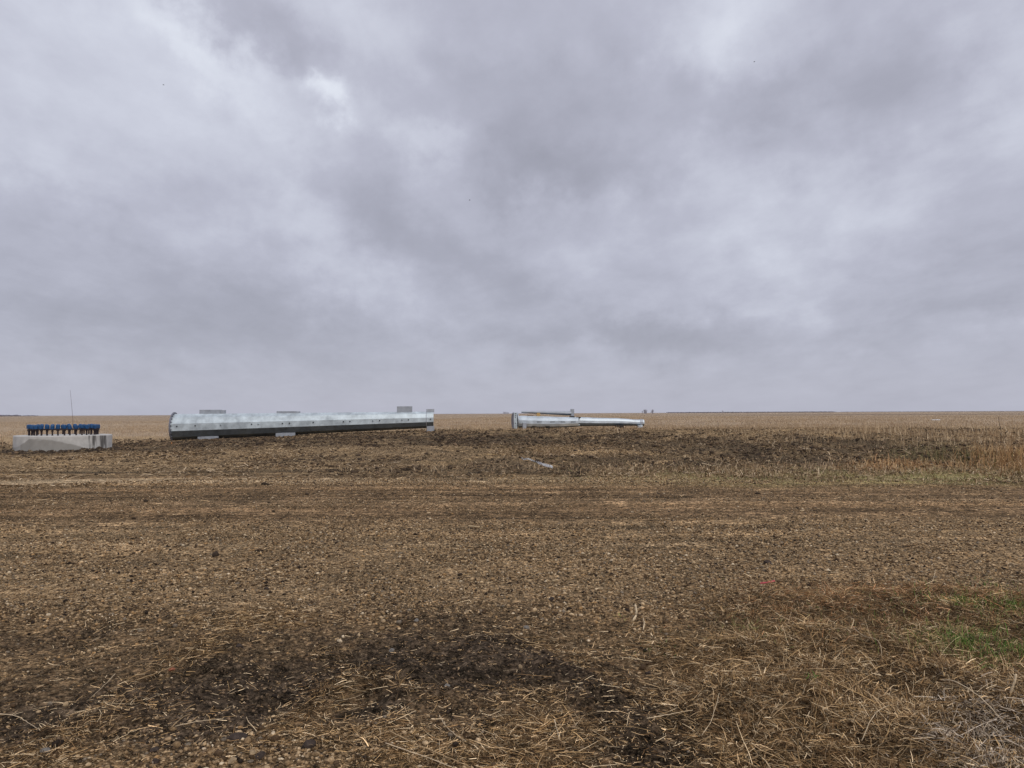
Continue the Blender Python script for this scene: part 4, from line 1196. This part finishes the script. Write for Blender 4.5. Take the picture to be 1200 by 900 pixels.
# ------------------------------------------------------------------ sky: overcast over a Nishita base
w = bpy.data.worlds.new('World'); scene.world = w; w.use_nodes = True
nt = w.node_tree; nt.nodes.clear()
out = N(nt, 'ShaderNodeOutputWorld'); bg = N(nt, 'ShaderNodeBackground'); nt.links.new(bg.outputs[0], out.inputs[0])
SUN_EL, SUN_AZ = math.radians(45), math.radians(150)
sky = N(nt, 'ShaderNodeTexSky'); sky.sky_type = 'NISHITA'; sky.sun_disc = False; sky.sun_elevation = SUN_EL; sky.sun_rotation = SUN_AZ
tc = N(nt, 'ShaderNodeTexCoord'); D = tc.outputs['Generated']
sep = N(nt, 'ShaderNodeSeparateXYZ'); nt.links.new(D, sep.inputs[0])
def math_(op, a, b=None, clamp=False):
    n = N(nt, 'ShaderNodeMath', operation=op); n.use_clamp = clamp
    for i, v in enumerate((a, b)):
        if v is None: continue
        if isinstance(v, (int, float)): n.inputs[i].default_value = v
        else: nt.links.new(v, n.inputs[i])
    return n.outputs[0]
az = math_('ARCTAN2', sep.outputs[0], sep.outputs[1]); el = math_('ARCSINE', sep.outputs[2])
comb = N(nt, 'ShaderNodeCombineXYZ'); nt.links.new(az, comb.inputs[0]); nt.links.new(el, comb.inputs[1])
# soft warp
wn = noise(nt, 3.2, 4, .55, comb.outputs[0])
wv = N(nt, 'ShaderNodeVectorMath', operation='SUBTRACT'); nt.links.new(wn.outputs['Color'], wv.inputs[0]); wv.inputs[1].default_value = (.5, .5, .5)
ws = N(nt, 'ShaderNodeVectorMath', operation='SCALE'); nt.links.new(wv.outputs[0], ws.inputs[0]); ws.inputs['Scale'].default_value = .14
wa = N(nt, 'ShaderNodeVectorMath', operation='ADD'); nt.links.new(comb.outputs[0], wa.inputs[0]); nt.links.new(ws.outputs[0], wa.inputs[1])
wn2 = noise(nt, 13, 5, .6, comb.outputs[0])
wv2 = N(nt, 'ShaderNodeVectorMath', operation='SUBTRACT'); nt.links.new(wn2.outputs['Color'], wv2.inputs[0]); wv2.inputs[1].default_value = (.5, .5, .5)
ws2 = N(nt, 'ShaderNodeVectorMath', operation='SCALE'); nt.links.new(wv2.outputs[0], ws2.inputs[0]); ws2.inputs['Scale'].default_value = .13
wa2 = N(nt, 'ShaderNodeVectorMath', operation='ADD'); nt.links.new(wa.outputs[0], wa2.inputs[0]); nt.links.new(ws2.outputs[0], wa2.inputs[1])
wz = N(nt, 'ShaderNodeVectorMath', operation='MULTIPLY'); nt.links.new(wa2.outputs[0], wz.inputs[0]); wz.inputs[1].default_value = (1, 1, 0)
UV = wz.outputs[0]
BL = [(385, 122, 34, 22, 0, .34), (215, 72, 130, 30, 35, .17), (90, 30, 90, 30, 0, .06), (480, 165, 60, 26, 20, .12), (70, 170, 130, 100, 0, .10), (400, 300, 190, 30, 36, .09), (480, 370, 90, 22, 30, .06),
      (825, 35, 70, 50, 0, .18), (455, 60, 90, 40, 20, .07), (150, 120, 120, 60, 30, .06), (1170, 25, 70, 50, 0, .16), (960, 255, 130, 55, 0, .12), (935, 345, 70, 40, 60, .06), (830, 190, 50, 40, 0, .06), (350, 160, 130, 30, 30, .07), (1190, 120, 40, 60, 0, .1), (520, 40, 120, 30, 0, .05), (1185, 385, 40, 18, 0, .12), (850, 350, 60, 30, 0, .04), (60, 185, 90, 25, 25, .06),
      (650, 110, 190, 60, 0, -.12), (630, 210, 85, 38, 0, -.24), (430, 235, 120, 42, 28, -.14), (180, 310, 240, 70, 10, -.10), (310, 55, 110, 36, 30, -.15), (740, 392, 140, 26, 0, -.20), (300, 345, 160, 34, 8, -.06), (80, 395, 150, 30, 0, -.05),
      (1060, 90, 120, 60, -20, -.16), (900, 122, 70, 26, 0, -.10), (250, 400, 330, 50, 0, -.07), (1130, 350, 110, 60, 0, -.07), (730, 190, 60, 30, 0, -.08), (560, 310, 110, 30, 25, -.08), (1150, 250, 80, 60, 0, -.04), (400, 170, 160, 60, 20, .04), (640, 350, 80, 20, 0, -.05), (1000, 400, 120, 14, 0, -.05)]
tot = None
for cx_, cy_, rx_, ry_, rt_, wt_ in BL:
    d_ = ray(cx_, cy_); d_ = d_ / np.linalg.norm(d_)
    a_ = math.atan2(d_[0], d_[1]); e_ = math.asin(d_[2]); k_ = 1 / F * math.cos(e_) * 1.05
    mp = N(nt, 'ShaderNodeMapping', vector_type='TEXTURE'); mp.inputs['Location'].default_value = (a_, e_, 0); mp.inputs['Rotation'].default_value = (0, 0, -math.radians(rt_)); mp.inputs['Scale'].default_value = (rx_ * k_, ry_ * k_, 1)
    nt.links.new(UV, mp.inputs[0])
    dt = N(nt, 'ShaderNodeVectorMath', operation='DOT_PRODUCT'); nt.links.new(mp.outputs[0], dt.inputs[0]); nt.links.new(mp.outputs[0], dt.inputs[1])
    ex = math_('EXPONENT', math_('MULTIPLY', dt.outputs['Value'], -1.0)); v_ = math_('MULTIPLY', ex, wt_ * 1.12)
    tot = v_ if tot is None else math_('ADD', tot, v_)
# wisps: cloud sheet noise, foreshortened towards the horizon and sheared along the wind
zc_ = math_('MAXIMUM', sep.outputs[2], 0.0); zc_ = math_('ADD', zc_, .28)
cx2 = math_('DIVIDE', sep.outputs[0], zc_); cy2 = math_('DIVIDE', sep.outputs[1], zc_)
c2 = N(nt, 'ShaderNodeCombineXYZ'); nt.links.new(cx2, c2.inputs[0]); nt.links.new(cy2, c2.inputs[1])
m2 = N(nt, 'ShaderNodeMapping'); m2.inputs['Rotation'].default_value = (0, 0, .6); m2.inputs['Scale'].default_value = (1.35, 1.0, 1); nt.links.new(c2.outputs[0], m2.inputs[0])
na_ = noise(nt, 1.5, 9, .56, m2.outputs[0]); na_.inputs['Distortion'].default_value = .5
nb_ = noise(nt, 4.5, 8, .6, m2.outputs[0])
wis = math_('ADD', math_('MULTIPLY', math_('SUBTRACT', na_.outputs[0], .5), .36), math_('MULTIPLY', math_('SUBTRACT', nb_.outputs[0], .5), .34))
# calm near the horizon
cal = N(nt, 'ShaderNodeMapRange'); cal.inputs['From Min'].default_value = .0; cal.inputs['From Max'].default_value = .11; cal.inputs['To Min'].default_value = .30; cal.inputs['To Max'].default_value = 1
nt.links.new(sep.outputs[2], cal.inputs['Value'])
val = math_('ADD', math_('MULTIPLY', math_('ADD', tot, wis), cal.outputs[0]), .5)
# slow rise of brightness with elevation
val = math_('ADD', val, math_('MULTIPLY', zc_, .17))
val = math_('SUBTRACT', val, .05, True)
cr = ramp(nt, val, [(.12, (.310, .315, .375)), (.38, (.405, .412, .492)), (.55, (.495, .505, .60)), (.75, (.645, .668, .765)), (.98, (.84, .88, .96))])
hs = N(nt, 'ShaderNodeMix', data_type='RGBA'); hs.inputs[0].default_value = .05
sk_ = mixc(nt, sky.outputs[0], (.1, .1, .1), 1.0, 'MULTIPLY')
nt.links.new(cr.outputs[0], hs.inputs[6]); nt.links.new(sk_, hs.inputs[7])
nt.links.new(hs.outputs[2], bg.inputs[0]); bg.inputs[1].default_value = 1.0

sl = bpy.data.lights.new('sun', 'SUN'); sl.energy = 1.4; sl.angle = math.radians(22); sl.color = (1, .93, .84)
so = bpy.data.objects.new('sun', sl); COL.objects.link(so)
dv = Vector((math.sin(SUN_AZ) * math.cos(SUN_EL), math.cos(SUN_AZ) * math.cos(SUN_EL), math.sin(SUN_EL)))
so.rotation_euler = dv.to_track_quat('Z', 'Y').to_euler()

scene.render.engine = 'CYCLES'
scene.view_settings.view_transform = 'Standard'; scene.view_settings.look = 'None'; scene.view_settings.exposure = 0; scene.view_settings.gamma = 1
scene.render.film_transparent = False
